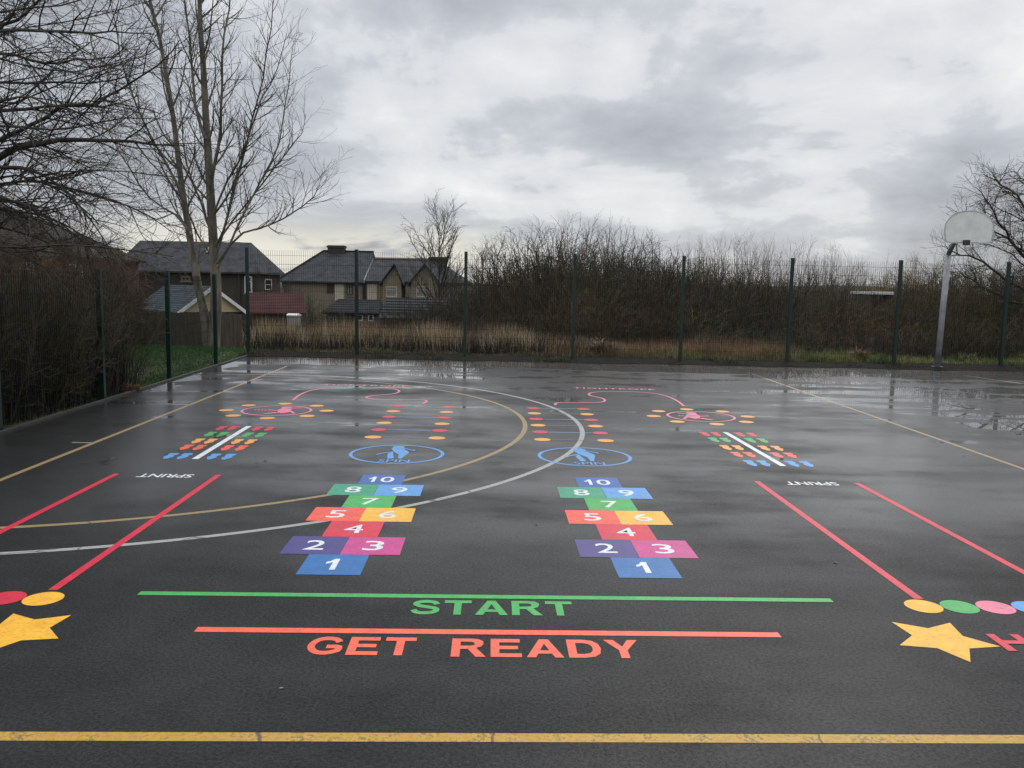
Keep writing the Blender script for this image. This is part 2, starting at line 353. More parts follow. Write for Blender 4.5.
# worn old court lines
def oldline(pts,w,mat,label,z=ZO,name='court_line'):
    m=MB(); strip(m,pts,w,z); o=m.obj(name,M[mat],fix=False); return tag(o,label,'court line')
def seg(a,b,n=2): return [(a[0]+(b[0]-a[0])*i/(n-1),a[1]+(b[1]-a[1])*i/(n-1)) for i in range(n)]
oldline(seg((-9+3.1,2.72),(11,3.57),30),.062,'old_yellow','worn yellow line across the foot of the court below GET READY')
oldline(seg((-3.9,-3),(-4.86,16.9),30),.055,'old_beige','worn beige side line running alongside the left fence')
oldline(seg((5.25,-3),(4.57,17.4),30),.05,'old_beige','worn beige side line slanting across the right half of the court')
CW=(-4.65,10.07)
oldline([(CW[0]+5.30*math.cos(R(a)),CW[1]+5.30*math.sin(R(a))) for a in range(-86,93,2)],.055,'old_white','big worn white arc sweeping round behind the left hopscotch')
oldline([(-4.86+4.833*math.cos(R(a)),10.147+4.833*math.sin(R(a))) for a in range(-86,96,2)],.055,'old_beige','worn beige arc inside the big white arc',.0009)
oldline([(-5.6,15.05),(-4.9,15.25),(-4.2,15.22),(-3.39,15.14)],.05,'old_white','short worn white line at the far left corner of the court',.0011)
oldline([(-4.68,8.51),(-4.47,8.52)],.05,'old_beige','short worn stub on the left side line nearest the camera',name='court_tick',z=.0009)
oldline([(-4.92,11.36),(-4.62,11.33)],.05,'old_white','short worn stub on the left side line nearest the back fence',name='court_tick',z=.0009)
oldline([(9.2,17.9),(10.6,12.6)],.05,'old_white','faint white line on the far right of the court')
oldline([(5.0,8.02),(6.6,8.1)],.04,'old_white','faint white dash beside the outer right red line',z=.0009)
# START / GET READY
s=mark('start_marking',(-.19,4.46),'green line with the word START painted below it','ground marking')
pl('line',[(-1.886,-.027),(1.886,-.027),(1.886,.027),(-1.886,.027)],'green',ZN,s)
word('lettering','START',(.018,-.158),.85,.2,0,'green',ZN,s)
s=mark('get_ready_marking',(-.16,3.985),'orange line with the words GET READY painted below it','ground marking')
pl('line',[(-1.427,-.029),(1.427,-.029),(1.427,.029),(-1.427,.029)],'orange',ZN,s)
word('lettering','GET',(-.60,-.172),.50,.2,0,'orange',ZN,s); word('lettering','READY',(.262,-.180),.885,.2,0,'orange',ZN,s)
# hopscotch
ONE=[(-.5,.22),(-.30,.27),(-.08,.5),(.22,.5),(.22,-.5),(-.12,-.5),(-.12,.2),(-.3,.09),(-.5,.04)]
def digit_me(d):
    if d=='1': m=MB(); m.poly([(x*.1,y*.2) for x,y in ONE][::-1],0); return m.me('digit')
    if d=='10':
        z=text_me('0',.12,.2,.01); v=[(q.co.x+.045,q.co.y,0) for q in z.vertices]; m=MB(); m.add(v,[tuple(p.vertices) for p in z.polygons])
        m.poly([(x*.085-.075,y*.2) for x,y in ONE][::-1],0); return m.me('digit')
    return text_me(d,.13,.2,.008)
def hopscotch(c,a,label,S=.3755):
    h=empty('hopscotch',(c[0],c[1],0),label,'hopscotch','hopscotch grids',a)
    cells=[('1',0,0,'blue'),('2',-.5,1,'purple'),('3',.5,1,'pink'),('4',0,2,'red'),('5',-.5,3,'coral'),('6',.5,3,'yellow'),('7',0,4,'green'),('8',-.5,5,'teal_green'),('9',.5,5,'sky_blue'),('10',0,6,'deep_blue')]
    for d,u,v,mt in cells:
        sq=pl('square',[((u-.5)*S+.001,v*S+.001),((u+.5)*S-.001,v*S+.001),((u+.5)*S-.001,(v+1)*S-.001),((u-.5)*S+.001,(v+1)*S-.001)],mt,ZN,h)
        dg=link('digit',digit_me(d),M['white'],sq); dg.location=(u*S,(v+.5)*S,ZT)
hopscotch((-1.138,4.741),.0442,'hopscotch grid on the left, overlapping the big white arc')
hopscotch((.742,4.829),.0475,'hopscotch grid on the right, clear of the old arcs')
# spin circles
fig=[[(-.09,.29),(.015,.333),(.116,.087),(.084,-.135),(.064,-.242),(.034,-.219),(.021,-.035),(-.042,.096)],
     [(-.093,.006),(-.05,.1),(-.007,-.224),(-.064,-.256)],[(-.199,-.033),(-.19,-.075),(-.143,-.0),(-.055,.08),(-.05,.12),(-.143,.04)],
     [(.03,.32),(.03,.29),(.13,.18),(.16,.15),(.165,.215),(.13,.215)]]
def spin(c,label,flip):
    s=mark('spin_marking',c,label,'ground marking','spin circles')
    m=MB(); strip(m,circle((0,0),.455,56),.035,ZN,True); m.obj('ring',M['sky_blue'],s,fix=False)
    m=MB()
    for i,p in enumerate(fig): m.poly([(q[0]*flip,q[1]) for q in (p if flip>0 else p[::-1])],ZN+i*.0002)
    m.add([(.0*flip+.065*math.cos(j*PI/5)-.02*flip,.345+.07*math.sin(j*PI/5),ZN+.0010) for j in range(10)],[tuple(range(10))])
    m.obj('figure',M['sky_blue'],s,fix=False)
    text('lettering','SPIN',(.01,-.345),.3,.13,0,'sky_blue',.01,ZN+.0012,s)
spin((-1.295,8.31),'blue SPIN circle on the left, free of the old arcs',1)
spin((.58,8.40),'blue SPIN circle on the right, crossed by the white arc',1)
# ladders of dots
def ladder(c,a,label):
    s=empty('ladder_marking',(c[0],c[1],0),label,'ground marking','dot ladders',a)
    for i in range(6):
        y=i*.487; mt='amber' if i%2==0 else 'red'
        for sx in (-.352,.352):
            pl('dot',circle((sx,y),.093,28),mt,ZN,s)
        m=MB(); strip(m,[(-.25,y),(.25,y)],.026,ZN); m.obj('rung',M['faint_blue' if i%2==0 else 'pale_blue'],s,fix=False)
ladder((-1.35,9.225),.044,'ladder of red and yellow dots on the left, inside the beige arc')
ladder((.52,9.31),.04,'ladder of red and yellow dots on the right, crossed by the white arc')
# pink rings with dots
def jumpring(c,label,fl_):
    s=mark('ring_marking',c,label,'ground marking','pink rings with dots')
    m=MB(); strip(m,circle((0,0),.44,56),.035,ZN,True); m.obj('ring',M['rose'],s,fix=False)
    for i in range(8):
        a=R(4+45*i); pl('dot',circle((.645*math.cos(a),.645*math.sin(a)),.095,26),'amber',ZN,s)
    m=MB(); k=-fl_
    body=[(.06*k,-.18),(.0,.03),(.02*k,.22),(.07*k,.24),(.17*k,.12),(.20*k,-.1),(.13*k,-.22)]
    m.poly(body if k>0 else body[::-1],ZN); m.poly(circle((.06*k,.29),.075,14),ZN+.0004)
    lim=[[(.17*k,-.02),(.21*k,-.03),(.30*k,-.24),(.26*k,-.25)],[(-.12*k,.06),(.02*k,.02),(.02*k,-.03),(-.12*k,.01)],[(.1*k,.2),(.12*k,.16),(.27*k,.24),(.25*k,.28)],[(.02*k,-.16),(.08*k,-.2),(-.06*k,-.33),(-.1*k,-.30)]]
    for i,p in enumerate(lim): m.poly(p if k>0 else p[::-1],ZN+.0006+i*.0002)
    m.obj('figure',M['rose'],s,fix=False)
    m=MB()
    for i in range(6): strip(m,[(-.3+i*.045,.02),(-.27+i*.045,.02)],.05,ZN)
    m.obj('stroke',M['rose'],s,fix=False)
jumpring((-3.30,10.99),'pink ring circled by yellow dots on the left',-1)
jumpring((2.32,11.31),'pink ring circled by yellow dots on the right',1)
# wavy tightropes
def rope(pts,tc,tw,ta,label):
    c0_=pts[0]; s=empty('tightrope_marking',(c0_[0],c0_[1],0),label,'ground marking','wavy tightropes')
    m=MB(); strip(m,[(p[0]-c0_[0],p[1]-c0_[1]) for p in spline(pts)],.038,ZN); m.obj('path',M['rose'],s,fix=False)
    text('lettering','TIGHTROPE',(tc[0]-c0_[0],tc[1]-c0_[1]),tw,.17,ta,'rose',.012,ZN,s,1.1)
rope([(-3.37,12.0),(-3.43,12.6),(-3.40,13.15),(-3.2,13.5),(-2.8,13.66),(-2.3,13.65),(-2.05,13.35),(-2.08,12.95),(-2.34,12.7),(-2.4,12.45),(-2.2,12.27),(-1.85,12.3),(-1.58,12.35),(-1.47,12.2),(-1.49,11.93)],(-2.71,13.97),1.43,.0,'pink wavy tightrope line on the left beyond the dot ladder')
rope([(.39,12.1),(.43,12.33),(.65,12.42),(.97,12.45),(1.14,12.62),(1.14,12.96),(.97,13.3),(1.03,13.65),(1.33,13.86),(1.8,13.86),(2.08,13.69),(2.22,13.3),(2.27,12.8),(2.27,12.28)],(1.44,14.25),1.37,.0,'pink wavy tightrope line on the right beyond the dot ladder')
# sprint lanes
def sprint(l1,l2,tc,label):
    c=((l1[0][0]+l2[0][0])/2,l1[0][1]); s=empty('sprint_marking',(c[0],c[1],0),label,'ground marking','sprint lanes')
    for l in (l1,l2):
        m=MB(); strip(m,[(p[0]-c[0],p[1]-c[1]) for p in l],.052,ZN); m.obj('line',M['red'],s,fix=False)
    text('lettering','SPRINT',(tc[0]-c[0]-.005,tc[1]-c[1]),.465,.13,PI+A,'white',.018,ZN,s)
sprint([(-2.68,7.21),(-2.552,4.39)],[(-3.555,7.16),(-3.43,4.35)],(-3.11,7.13),'red sprint lane on the left with SPRINT upside down')
sprint([(2.05,7.46),(2.195,4.60)],[(2.94,7.48),(3.09,4.6)],(2.53,7.42),'red sprint lane on the right with SPRINT upside down')
# footprints
sole=[(-.042,.145),(.042,.15),(.050,.07),(.032,.02),(.048,-.05),(.022,-.145),(-.005,-.16),(-.036,-.08),(-.048,-.02),(-.028,.03),(-.048,.085)]
def feet(b0,b1,rows,offs,label):
    s=empty('footprint_marking',(b0[0],b0[1],0),label,'ground marking','footprint ladders')
    m=MB(); strip(m,[(0,0),(b1[0]-b0[0],b1[1]-b0[1])],.062,ZN+.0006); m.obj('bar',M['white'],s,fix=False)
    for r,(y,mt) in enumerate(zip(rows,('sky_blue','coral','amber','green','red'))):
        xb=b0[0]+(b1[0]-b0[0])*(y-b0[1])/(b1[1]-b0[1])
        for j,o in enumerate(offs):
            e=-1 if j%2 else 1
            pts=[rotp((q[0]*e,q[1]*.93),(xb+o-b0[0],y+o*A-b0[1]),A) for q in (sole if e<0 else sole[::-1])]
            pl('footprint',pts[::-1],mt,ZN,s)
feet((-3.14,7.84),(-3.25,9.73),(7.97,8.41,8.76,9.17,9.57),(-.28,-.145,.13,.275),'footprints in five colours either side of a white bar on the left')
feet((2.49,8.15),(2.36,10.06),(8.27,8.70,9.08,9.54,9.92),(-.28,-.145,.135,.28),'footprints in five colours either side of a white bar on the right')
# dots, stars, letter
dr=empty('dot_row',(2.17,4.49,0),'row of yellow, green, pink and blue dots at the right edge','ground marking')
for i,mt in enumerate(('amber','green','rose','sky_blue','red')): pl('dot',circle((i*.197,.006*i),.0975,36),mt if mt!='amber' else 'yellow',ZN,dr)
dl=empty('dot_row',(-2.53,4.262,0),'yellow and red dots at the left edge','ground marking')
for i,mt in enumerate(('yellow','red')): pl('dot',circle((-i*.2,-.004*i),.0995,36),mt,ZN,dl)
def star(c,angs,r,ri,label):
    o=pl('star',[((r if i%2==0 else ri)*math.cos(R(a)),(r if i%2==0 else ri)*math.sin(R(a))) for i,a in enumerate(angs)],'yellow',ZN,None)
    o.location=(c[0],c[1],0); tag(o,label,'star','painted stars')
star((2.058,4.05),[-88+36*i for i in range(10)],.258,.133,'yellow star at the right edge beside the red letter H')
star((-2.415,3.852),[-90+36*i for i in range(10)],.25,.135,'yellow star cut off by the left edge')
tag(word('letter','H',(2.395,4.03),.165,.2,.03,'red',ZT),'red letter H next to the star at the right edge','letter')
# ------------------------------------------------------------------ mesh fences
def fence(name,p0,dirv,n,sp,H,label,top=True):
    f=empty(name,(p0[0],p0[1],0),label,'fence'); d=Vector((dirv[0],dirv[1],0)).normalized(); nr=Vector((-d.y,d.x,0))
    for i in range(n+1):
        c=d*(i*sp); m=MB(); w=.035
        q=[c+d*sx*w+nr*sy*w for sx,sy in ((-1,-1),(1,-1),(1,1),(-1,1))]
        m.prism([(v.x,v.y) for v in q],'z',-.25,H+.03)
        post=m.obj('post',M['post'],f)
        m=MB(); q=[c+d*sx*(w+.004)+nr*sy*(w+.004) for sx,sy in ((-1,-1),(1,-1),(1,1),(-1,1))]; m.prism([(v.x,v.y) for v in q],'z',H+.031,H+.05); m.obj('post_cap',M['dark_metal'],post)
    for i in range(n):
        m=MB(); a=d*(i*sp+.05); b=d*((i+1)*sp-.05); L=(b-a).length; off=nr*-.045
        for j in range(int(L/.05)+1):
            c=a+d*min(L,j*.05)+off; m.tube([(c.x,c.y,.04),(c.x,c.y,H)],.0031,3,False)
        z=.08
        while z<H:
            for dy in (0,):
                c0_=a+off+nr*dy; c1=b+off+nr*dy; m.tube([(c0_.x,c0_.y,z),(c1.x,c1.y,z)],.0032,3,False)
            z+=.2
        m.obj('mesh_panel',M['wire'],f,fix=False)
    return f
fence('mesh_fence',(-6.487,19.466),(1,.0295),11,2.5,2.4,'tall dark green mesh fence along the back of the court')
fence('mesh_fence',(fl(16.97),16.97),(.068,-1),6,2.65,1.76,'lower dark green mesh fence down the left side of the court')
fp=MB(); a=Vector((-6.487,19.466,0)); b=Vector((fl(16.97),16.97,0)); d=(b-a).normalized()
# ------------------------------------------------------------------ basketball post
B=P(937,368,19.55); pole=empty('basketball_post',(B.x,B.y,0),'galvanised post leaning beside the back fence with a white fan-shaped backboard','basketball hoop')
top=P(948.5,252.4,19.55); tipp=P(955.5,240,19.05); tr=top-Vector((B.x,B.y,0)); tt=tipp-Vector((B.x,B.y,0))
m=MB(); m.tube([(0,0,-.1),tuple(tr*.5),tuple(tr)],.064,12); m.obj('pole',M['galv'],pole,True)
m=MB(); m.tube([tuple(tr-Vector((0,0,.04))),tuple(tt)],.052,10); arm=m.obj('arm',M['galv'],pole,True)
Yb=18.75; cb=P(969,227,Yb)-Vector((B.x,B.y,0)); s_=Yb/FOC
W,Hb=24.0*s_,15.5*s_
pts=[(-W*.93,-Hb*.88),(-W*.80,-Hb),(W*.80,-Hb),(W*.93,-Hb*.88),(W*1.0,-Hb*.3),(W*.99,0)]
pts+=[(W*.99*math.cos(R(a)),Hb*math.sin(R(a))) for a in range(10,180,10)]+[(-W*.99,0),(-W*1.0,-Hb*.3)]
m=MB(); m.prism([(cb.x+p[0],cb.z+p[1]) for p in pts],'y',cb.y-.02,cb.y+.02); bd=m.obj('backboard',M['board'],pole)
m=MB(); strip(m,[(p[0]*.985,p[1]*.985) for p in pts],.028,0,True); 
me=m.me(); v=np.array([x.co[:] for x in me.vertices]); v=np.stack([cb.x+v[:,0],np.full(len(v),cb.y-.024),cb.z+v[:,1]],1); me.vertices.foreach_set('co',v.ravel()); me.update()
link('rim_band',me,simple('board_edge',(.5,.5,.47,1),.6),bd)
m=MB(); m.box((cb.x-.12,cb.y-.12,cb.z-Hb-.05),(cb.x-.01,cb.y-.026,cb.z-Hb+.06)); m.obj('hoop_bracket',M['dark_metal'],pole)
m=MB()
for sx in (-.33,.2): m.tube([tuple(tt),(cb.x+sx,cb.y+.025,cb.z-Hb*.2)],.022,6)
m.tube([tuple(tt-Vector((0,0,.0))),(cb.x-.1,cb.y+.04,cb.z-Hb*.75)],.05,8); m.obj('brace',M['galv'],pole,True)
m=MB(); m.tube([(0,0,.0),(0,0,.05)],.13,10); m.obj('base_collar',M['dark_metal'],pole)
# ------------------------------------------------------------------ trees
class Tree:
    def __init__(s,seed): s.r=random.Random(seed); s.tr=MB(); s.tw=MB()
    def vec(s): return Vector((s.r.gauss(0,1),s.r.gauss(0,1),s.r.gauss(0,1)))
    def path(s,p,d,L,n,wig,up):
        pts=[p.copy()]; d=d.normalized()
        for i in range(n):
            d=(d+s.vec()*wig+Vector((0,0,up))).normalized(); pts.append(pts[-1]+d*(L/n))
        return pts
    def put(s,pts,r0,r1,lvl,split):
        n=len(pts); rad=[r0+(r1-r0)*(i/(n-1)) for i in range(n)]
        (s.tr if lvl<split else s.tw).tube(pts,rad,7 if r0>.05 else (5 if r0>.015 else 3),False)
    def side(s,d,ang,bias=None):
        d=d.normalized(); v=s.vec()
        if bias is not None: v=v+bias
        v=(v-d*v.dot(d)).normalized(); return (d*math.cos(ang)+v*math.sin(ang)).normalized()
    def grow(s,pts,r0,r1,L,lvl,cfg,split=2):
        """cfg[lvl]: density per m, angle range, length ratio, radius, wiggle, up, first t"""
        s.put(pts,r0,r1,lvl,split)
        if lvl>=len(cfg): return
        c=cfg[lvl]; cnt=max(1,int(L*c['den']*s.r.uniform(.85,1.15))); n=len(pts)-1
        for i in range(cnt):
            t=c['t0']+(1-c['t0'])*((i+s.r.random())/cnt); q=min(n-1,int(t*n)); fr=t*n-q
            p=pts[q].lerp(pts[q+1],fr); d=pts[q+1]-pts[q]
            l=c['len']*(1-c.get('tap',.6)*t)*s.r.uniform(.6,1.25); 
            if c.get('rel'): l*=L
            rr_=min(c['r'],(r0+(r1-r0)*t)*.75)
            dd=s.side(d,R(s.r.uniform(*c['ang'])),c.get('bias'))
            ns=c.get('n',3)
            s.grow(s.path(p,dd,l,ns,c['wig'],c['up']),rr_,max(cfg[-1]['re'],rr_*.3),l,lvl+1,cfg,split)
    def finish(s,name,loc,label,cat,m1,m2,group=None):
        o=empty(name,loc,label,cat,group)
        for nm,mb,mt in (('trunk',s.tr,m1),('crown',s.tw,m2)):
            if not mb.v: continue
            for v in mb.v: v-=np.array(loc)
            mb.obj(nm,M[mt],o,nm=='trunk',False)
        return o
# the tall twin-stemmed bare tree behind the left fence
T=Tree(11); Y0=20.9
cfg=[dict(den=3.9,ang=(30,56),len=2.15,tap=.6,r=.030,wig=.06,up=.09,t0=.10,n=9),
     dict(den=4.6,ang=(25,50),len=.85,tap=.5,r=.0105,wig=.08,up=.08,t0=.10,n=5),
     dict(den=5.5,ang=(25,58),len=.42,tap=.4,r=.0052,wig=.10,up=.06,t0=.12,n=3,re=.0028)]
def pix(lst,Y=Y0,dy=0):
    return [P(a,b,Y+dy*i/len(lst)) for i,(a,b) in enumerate(lst)]
st=[([(213,366),(214,340),(216,310),(216,280),(214,250),(211,200),(208,150),(205,100),(203,60),(200,20),(199,-30),(197,-90),(196,-150)],.165,.02,.3,.4),
    ([(210,362),(207,338),(204,312),(199,290),(194,262),(188,225),(181,180),(175,130),(168,85),(160,40),(150,0),(142,-50),(133,-110)],.125,.02,.8,.3),
    ([(210,190),(218,150),(222,110),(222,60),(228,10),(236,-50)],.05,.012,-.5,.1),
    ([(207,140),(196,105),(190,60),(186,10),(178,-50)],.046,.012,.5,.1),
    ([(216,262),(228,215),(240,165),(252,120),(262,80),(270,30),(276,-20)],.036,.009,-1.2,.1),
    ([(217,268),(236,230),(254,190),(273,160),(284,122),(289,82),(292,44)],.033,.008,.9,.1),
    ([(218,262),(244,232),(270,226),(294,212),(309,202),(318,188),(322,170)],.03,.006,-.6,.05),
    ([(217,245),(232,222),(262,185),(286,152),(300,134),(306,114)],.029,.006,1.4,.1),
    ([(213,215),(228,180),(248,140),(262,100),(278,68),(286,34)],.03,.006,-1.5,.1),
    ([(192,235),(176,215),(150,200),(130,170),(112,140),(100,105)],.034,.008,1.0,.1),
    ([(186,205),(165,160),(145,125),(128,80),(116,30),(108,-20)],.036,.008,-1.2,.1),
    ([(213,240),(200,200),(186,165),(182,120),(176,70)],.03,.008,-1.4,.1)]
for lst,r0,r1,dy,_ in st:
    p=[Vector(x) for x in spline(pix(lst,Y0,dy),2)]
    if r0<.1: p=[a+T.vec()*.02 for a in p]
    L=sum((p[i+1]-p[i]).length for i in range(len(p)-1))
    if r0>.1:
        c=[dict(cfg[0],t0=.3,den=2.3)]+cfg[1:]
        T.grow(p,r0,r1,L,0,c)
    else:
        T.grow(p,r0,r1,L,0,[dict(cfg[0],len=.95,den=4.6,t0=.15,r=.016,n=6)]+cfg[1:])
bp=P(212,360,Y0)
T.finish('bare_tree',(bp.x,bp.y,gz(bp.x,bp.y)),'tall leafless tree with two pale grey stems behind the left fence corner','tree','bark_grey','twig_grey')
# the tree whose long boughs reach in from the left
T=Tree(5); Yl=9.6
base=P(-150,470,Yl+.6); base.z=0
c2=[dict(den=5.4,ang=(20,58),len=1.05,tap=.35,r=.011,wig=.11,up=-.005,t0=.06,n=6),
    dict(den=7.6,ang=(22,62),len=.46,tap=.4,r=.0045,wig=.13,up=-.01,t0=.08,n=4),
    dict(den=7.5,ang=(25,60),len=.18,tap=.3,r=.0024,wig=.13,up=.0,t0=.1,n=2,re=.0013)]
trunk=[base,P(-150,380,Yl+.6),P(-155,250,Yl+.6),P(-150,120,Yl+.6),P(-140,0,Yl+.6),P(-120,-150,Yl+.6)]
T.put([Vector(x) for x in spline(trunk,4)],.22,.1,0,2)
bl=[([(-150,190),(-60,172),(0,156),(20,146),(60,142),(110,140),(150,143),(188,146)],.06,0),
    ([(-60,165),(0,140),(30,126),(60,107),(95,103),(120,90),(160,66),(180,40)],.03,-.8),
    ([(-150,110),(-60,116),(0,112),(50,107),(100,106),(140,96)],.035,.9),
    ([(-150,90),(-60,70),(0,54),(30,60),(60,63),(90,60),(120,57)],.028,.2),
    ([(-145,60),(-60,40),(0,31),(40,31),(80,33),(110,32),(150,34)],.032,-.6),
    ([(-60,40),(0,27),(25,12),(50,-8),(80,-40)],.028,.5),
    ([(-150,200),(-60,175),(0,165),(40,172),(70,195),(95,225),(120,262)],.03,-.3),
    ([(-150,230),(-60,205),(0,200),(20,206),(60,222),(95,250),(125,280)],.028,.5),
    ([(-150,215),(-50,190),(0,184),(50,182),(100,196),(150,215),(175,235)],.026,1.2),
    ([(-130,150),(-40,128),(0,125),(50,128),(100,122),(150,118)],.024,-1.0),
    ([(-130,90),(-40,85),(0,82),(60,84),(110,80),(150,70)],.024,1.2),
    ([(-140,240),(-60,225),(0,228),(40,240),(80,262)],.022,.9),
    ([(-120,20),(-40,5),(10,-12),(50,-30)],.022,.9),
    ([(-140,10),(-60,14),(0,12),(60,6),(110,-6)],.022,.4),
    ([(-130,260),(-40,248),(0,250),(40,265),(70,290)],.02,.1)]
rb=random.Random(40)
for i in range(11):
    y0=rb.uniform(-15,250); e=rb.uniform(90,185); sl=rb.uniform(-.35,.3)+(.25 if y0>150 else 0); b=rb.uniform(-14,14)
    bl.append(([(-140,y0+rb.uniform(-10,40)),(-50,y0+rb.uniform(-4,14)),(0,y0),(e*.35,y0+sl*e*.3+b),(e*.7,y0+sl*e*.68+b*.6),(e,y0+sl*e+rb.uniform(-10,10))],rb.uniform(.012,.022),rb.uniform(-1.2,1.8)))
for lst,r0,dy in bl:
    p=[Vector(x) for x in spline(pix(lst,Yl+.6,dy-.8),2)]; p=[a+T.vec()*.012 for a in p]
    L=sum((p[i+1]-p[i]).length for i in range(len(p)-1))
    T.grow(p,r0,.005,L,0,c2,1)
T.finish('bare_tree',tuple(base),'leafless tree reaching long dark boughs in from the left edge','tree','bark_dark','twig_dark')
# the tree at the right edge
T=Tree(21); Yr=27.0
c3=[dict(den=4.6,ang=(25,60),len=1.15,tap=.5,r=.017,wig=.11,up=.02,t0=.12,n=5),
    dict(den=6.5,ang=(25,60),len=.62,tap=.4,r=.009,wig=.13,up=.01,t0=.10,n=4),
    dict(den=6.5,ang=(25,60),len=.36,tap=.3,r=.005,wig=.12,up=.0,t0=.1,n=2,re=.0032)]
bs=P(1078,370,Yr); bs.z=gz(bs.x,bs.y)
T.put([Vector(x) for x in spline([bs,P(1075,330,Yr),P(1064,300,Yr),P(1058,260,Yr),P(1060,220,Yr),P(1064,175,Yr)],4)],.22,.05,0,2)
for lst,r0,dy in [([(1060,285),(1024,256),(1005,232),(990,205),(976,188)],.09,-.8),([(1060,305),(1024,290),(1000,276),(975,258),(955,252),(944,246)],.09,-.5),
    ([(1060,260),(1034,220),(1016,195),(996,182),(985,178)],.075,.8),([(1060,235),(1042,200),(1026,180),(1010,172)],.065,-.5),
    ([(1060,295),(1022,304),(990,290),(964,276),(946,270)],.065,.8),([(1058,275),(1018,248),(995,232),(975,222),(962,214)],.065,.3),
    ([(1062,210),(1050,185),(1040,168)],.05,.2),([(1064,200),(1085,175),(1100,165)],.06,.2),([(1062,240),(1100,215),(1130,200)],.07,0),([(1062,265),(1040,232),(1012,214),(984,200)],.05,-1.2),([(1060,290),(1030,270),(1000,250),(972,240)],.05,1.4)]:
    p=[Vector(x) for x in spline(pix(lst,Yr,dy),3)]; p=[a+T.vec()*.03 for a in p]
    L=sum((p[i+1]-p[i]).length for i in range(len(p)-1)); T.grow(p,r0*.72,.008,L,0,c3)
T.finish('bare_tree',tuple(bs),'leafless spreading tree at the right edge behind the backboard','tree','bark_dark','twig_grey')
# small upright bare tree among the far gardens
def upright(seed,px,ytop,ybase,Y,label,spread=1.0,group=None,tw='twig_dark',n0=6):
    T=Tree(seed); b=P(px,ybase,Y); b.z=gz(b.x,b.y); tp=P(px,ytop,Y); H=tp.z-b.z
    cc=[dict(den=16/H*1.6,ang=(16,40),len=H*.5*spread,tap=.62,r=H*.0052,wig=.04,up=.05,t0=.25,n=6),
        dict(den=30/H,ang=(18,42),len=H*.15,tap=.5,r=H*.0026,wig=.06,up=.05,t0=.1,n=3),
        dict(den=42/H,ang=(20,50),len=H*.07,tap=.3,r=H*.0014,wig=.08,up=.02,t0=.1,n=2,re=H*.0009)]
    T.grow([Vector(x) for x in spline([b,b+Vector((T.r.gauss(0,.1),0,H*.4)),b+Vector((T.r.gauss(0,.1),0,H*.88))],3)],H*.012,H*.0025,H,0,cc)
    return T.finish('bare_tree',tuple(b),label,'tree','bark_dark',tw,group)
upright(31,438,214,330,62,'small leafless tree standing beside the far gabled house',1.25,None,'twig_grey')
upright(33,483,246,320,52,'thin bare sapling between the gabled house and the thicket',.8)
upright(34,497,240,320,48,'thin bare sapling at the left end of the thicket',.8)
# ------------------------------------------------------------------ shrubs
def shrub_mesh(seed,stems,spread,lean,tight,dens,rt,up=.04):
    T=Tree(seed); r=T.r
    for i in range(stems):
        a=r.uniform(0,2*PI); q=math.sqrt((i+.5)/stems); p=Vector((math.cos(a)*spread*q*.55,math.sin(a)*spread*q*.55,-.05))
        d=Vector((math.cos(a)*lean*q+r.gauss(0,.10),math.sin(a)*lean*q+r.gauss(0,.10),1)); L=r.uniform(.80,.95)*(1-.22*q*q)
        cc=[dict(den=dens,ang=(22,58),len=.30*tight,tap=.5,r=rt*1.7,wig=.12,up=up,t0=.12,n=4),
            dict(den=dens*2.1,ang=(22,60),len=.14*tight,tap=.4,r=rt*1.1,wig=.14,up=up*.6,t0=.06,n=2,re=rt*.5)]
        T.grow(T.path(p,d,L,5,.07,up*.6),rt*4,rt*1.2,L,0,cc,0)
    return T.tw.me('shrub')
def dome_mesh(seed,limbs,rt,dens=15,zc=.42,rz=.5,rh=.5,fr=.80,tl=.19):
    T=Tree(seed); r=T.r
    for i in range(limbs):
        u=(i+.5)/limbs; cz=-.35+1.35*u; az=i*2.39996+r.uniform(-.3,.3); q=math.sqrt(max(0,1-min(1,cz*cz))); f=r.uniform(fr,1.0)
        e=Vector((rh*q*math.cos(az)*f,rh*q*math.sin(az)*f,zc+rz*cz*f)); b=Vector((r.gauss(0,.08),r.gauss(0,.08),-.05)); m_=Vector((e.x*.45,e.y*.45,b.z+(e.z-b.z)*.62))
        p=[Vector(x) for x in spline([b,m_,e],3)]; p=[p[0]]+[a+T.vec()*.012 for a in p[1:]]
        L=sum((p[k+1]-p[k]).length for k in range(len(p)-1))
        cc=[dict(den=dens,ang=(22,55),len=tl,tap=.35,r=rt*1.6,wig=.12,up=.05,t0=.25,n=4),
            dict(den=dens*2.3,ang=(22,60),len=.085,tap=.4,r=rt*1.05,wig=.14,up=.03,t0=.06,n=2,re=rt*.55)]
        T.grow(p,rt*4.5,rt*1.2,L,0,cc,0)
    return T.tw.me('shrub')
SH={}
def reg(k,mat,*a,**kw): 
    me=shrub_mesh(*a,**kw); me.materials.append(M[mat]); SH[k]=me
def regd(k,mat,*a,**kw):
    me=dome_mesh(*a,**kw); me.materials.append(M[mat]); SH[k]=me
regd('dome','twig_brown',201,52,.0017); regd('dome2','twig_brown',202,46,.0018,zc=.48)
regd('olive','twig_olive',203,130,.0011,16,fr=.93,tl=.13); regd('russet','twig_red',204,48,.0017); regd('green','twig_green',206,50,.0017,rh=.55)
reg('broad','twig_green',103,38,.9,.7,1.1,17,.0017,up=.02)
reg('willow','twig_tan',104,46,.7,.55,.8,15,.0011,up=.10)
reg('rough','twig_dark',106,38,.95,.65,1.05,17,.0020,up=.0)
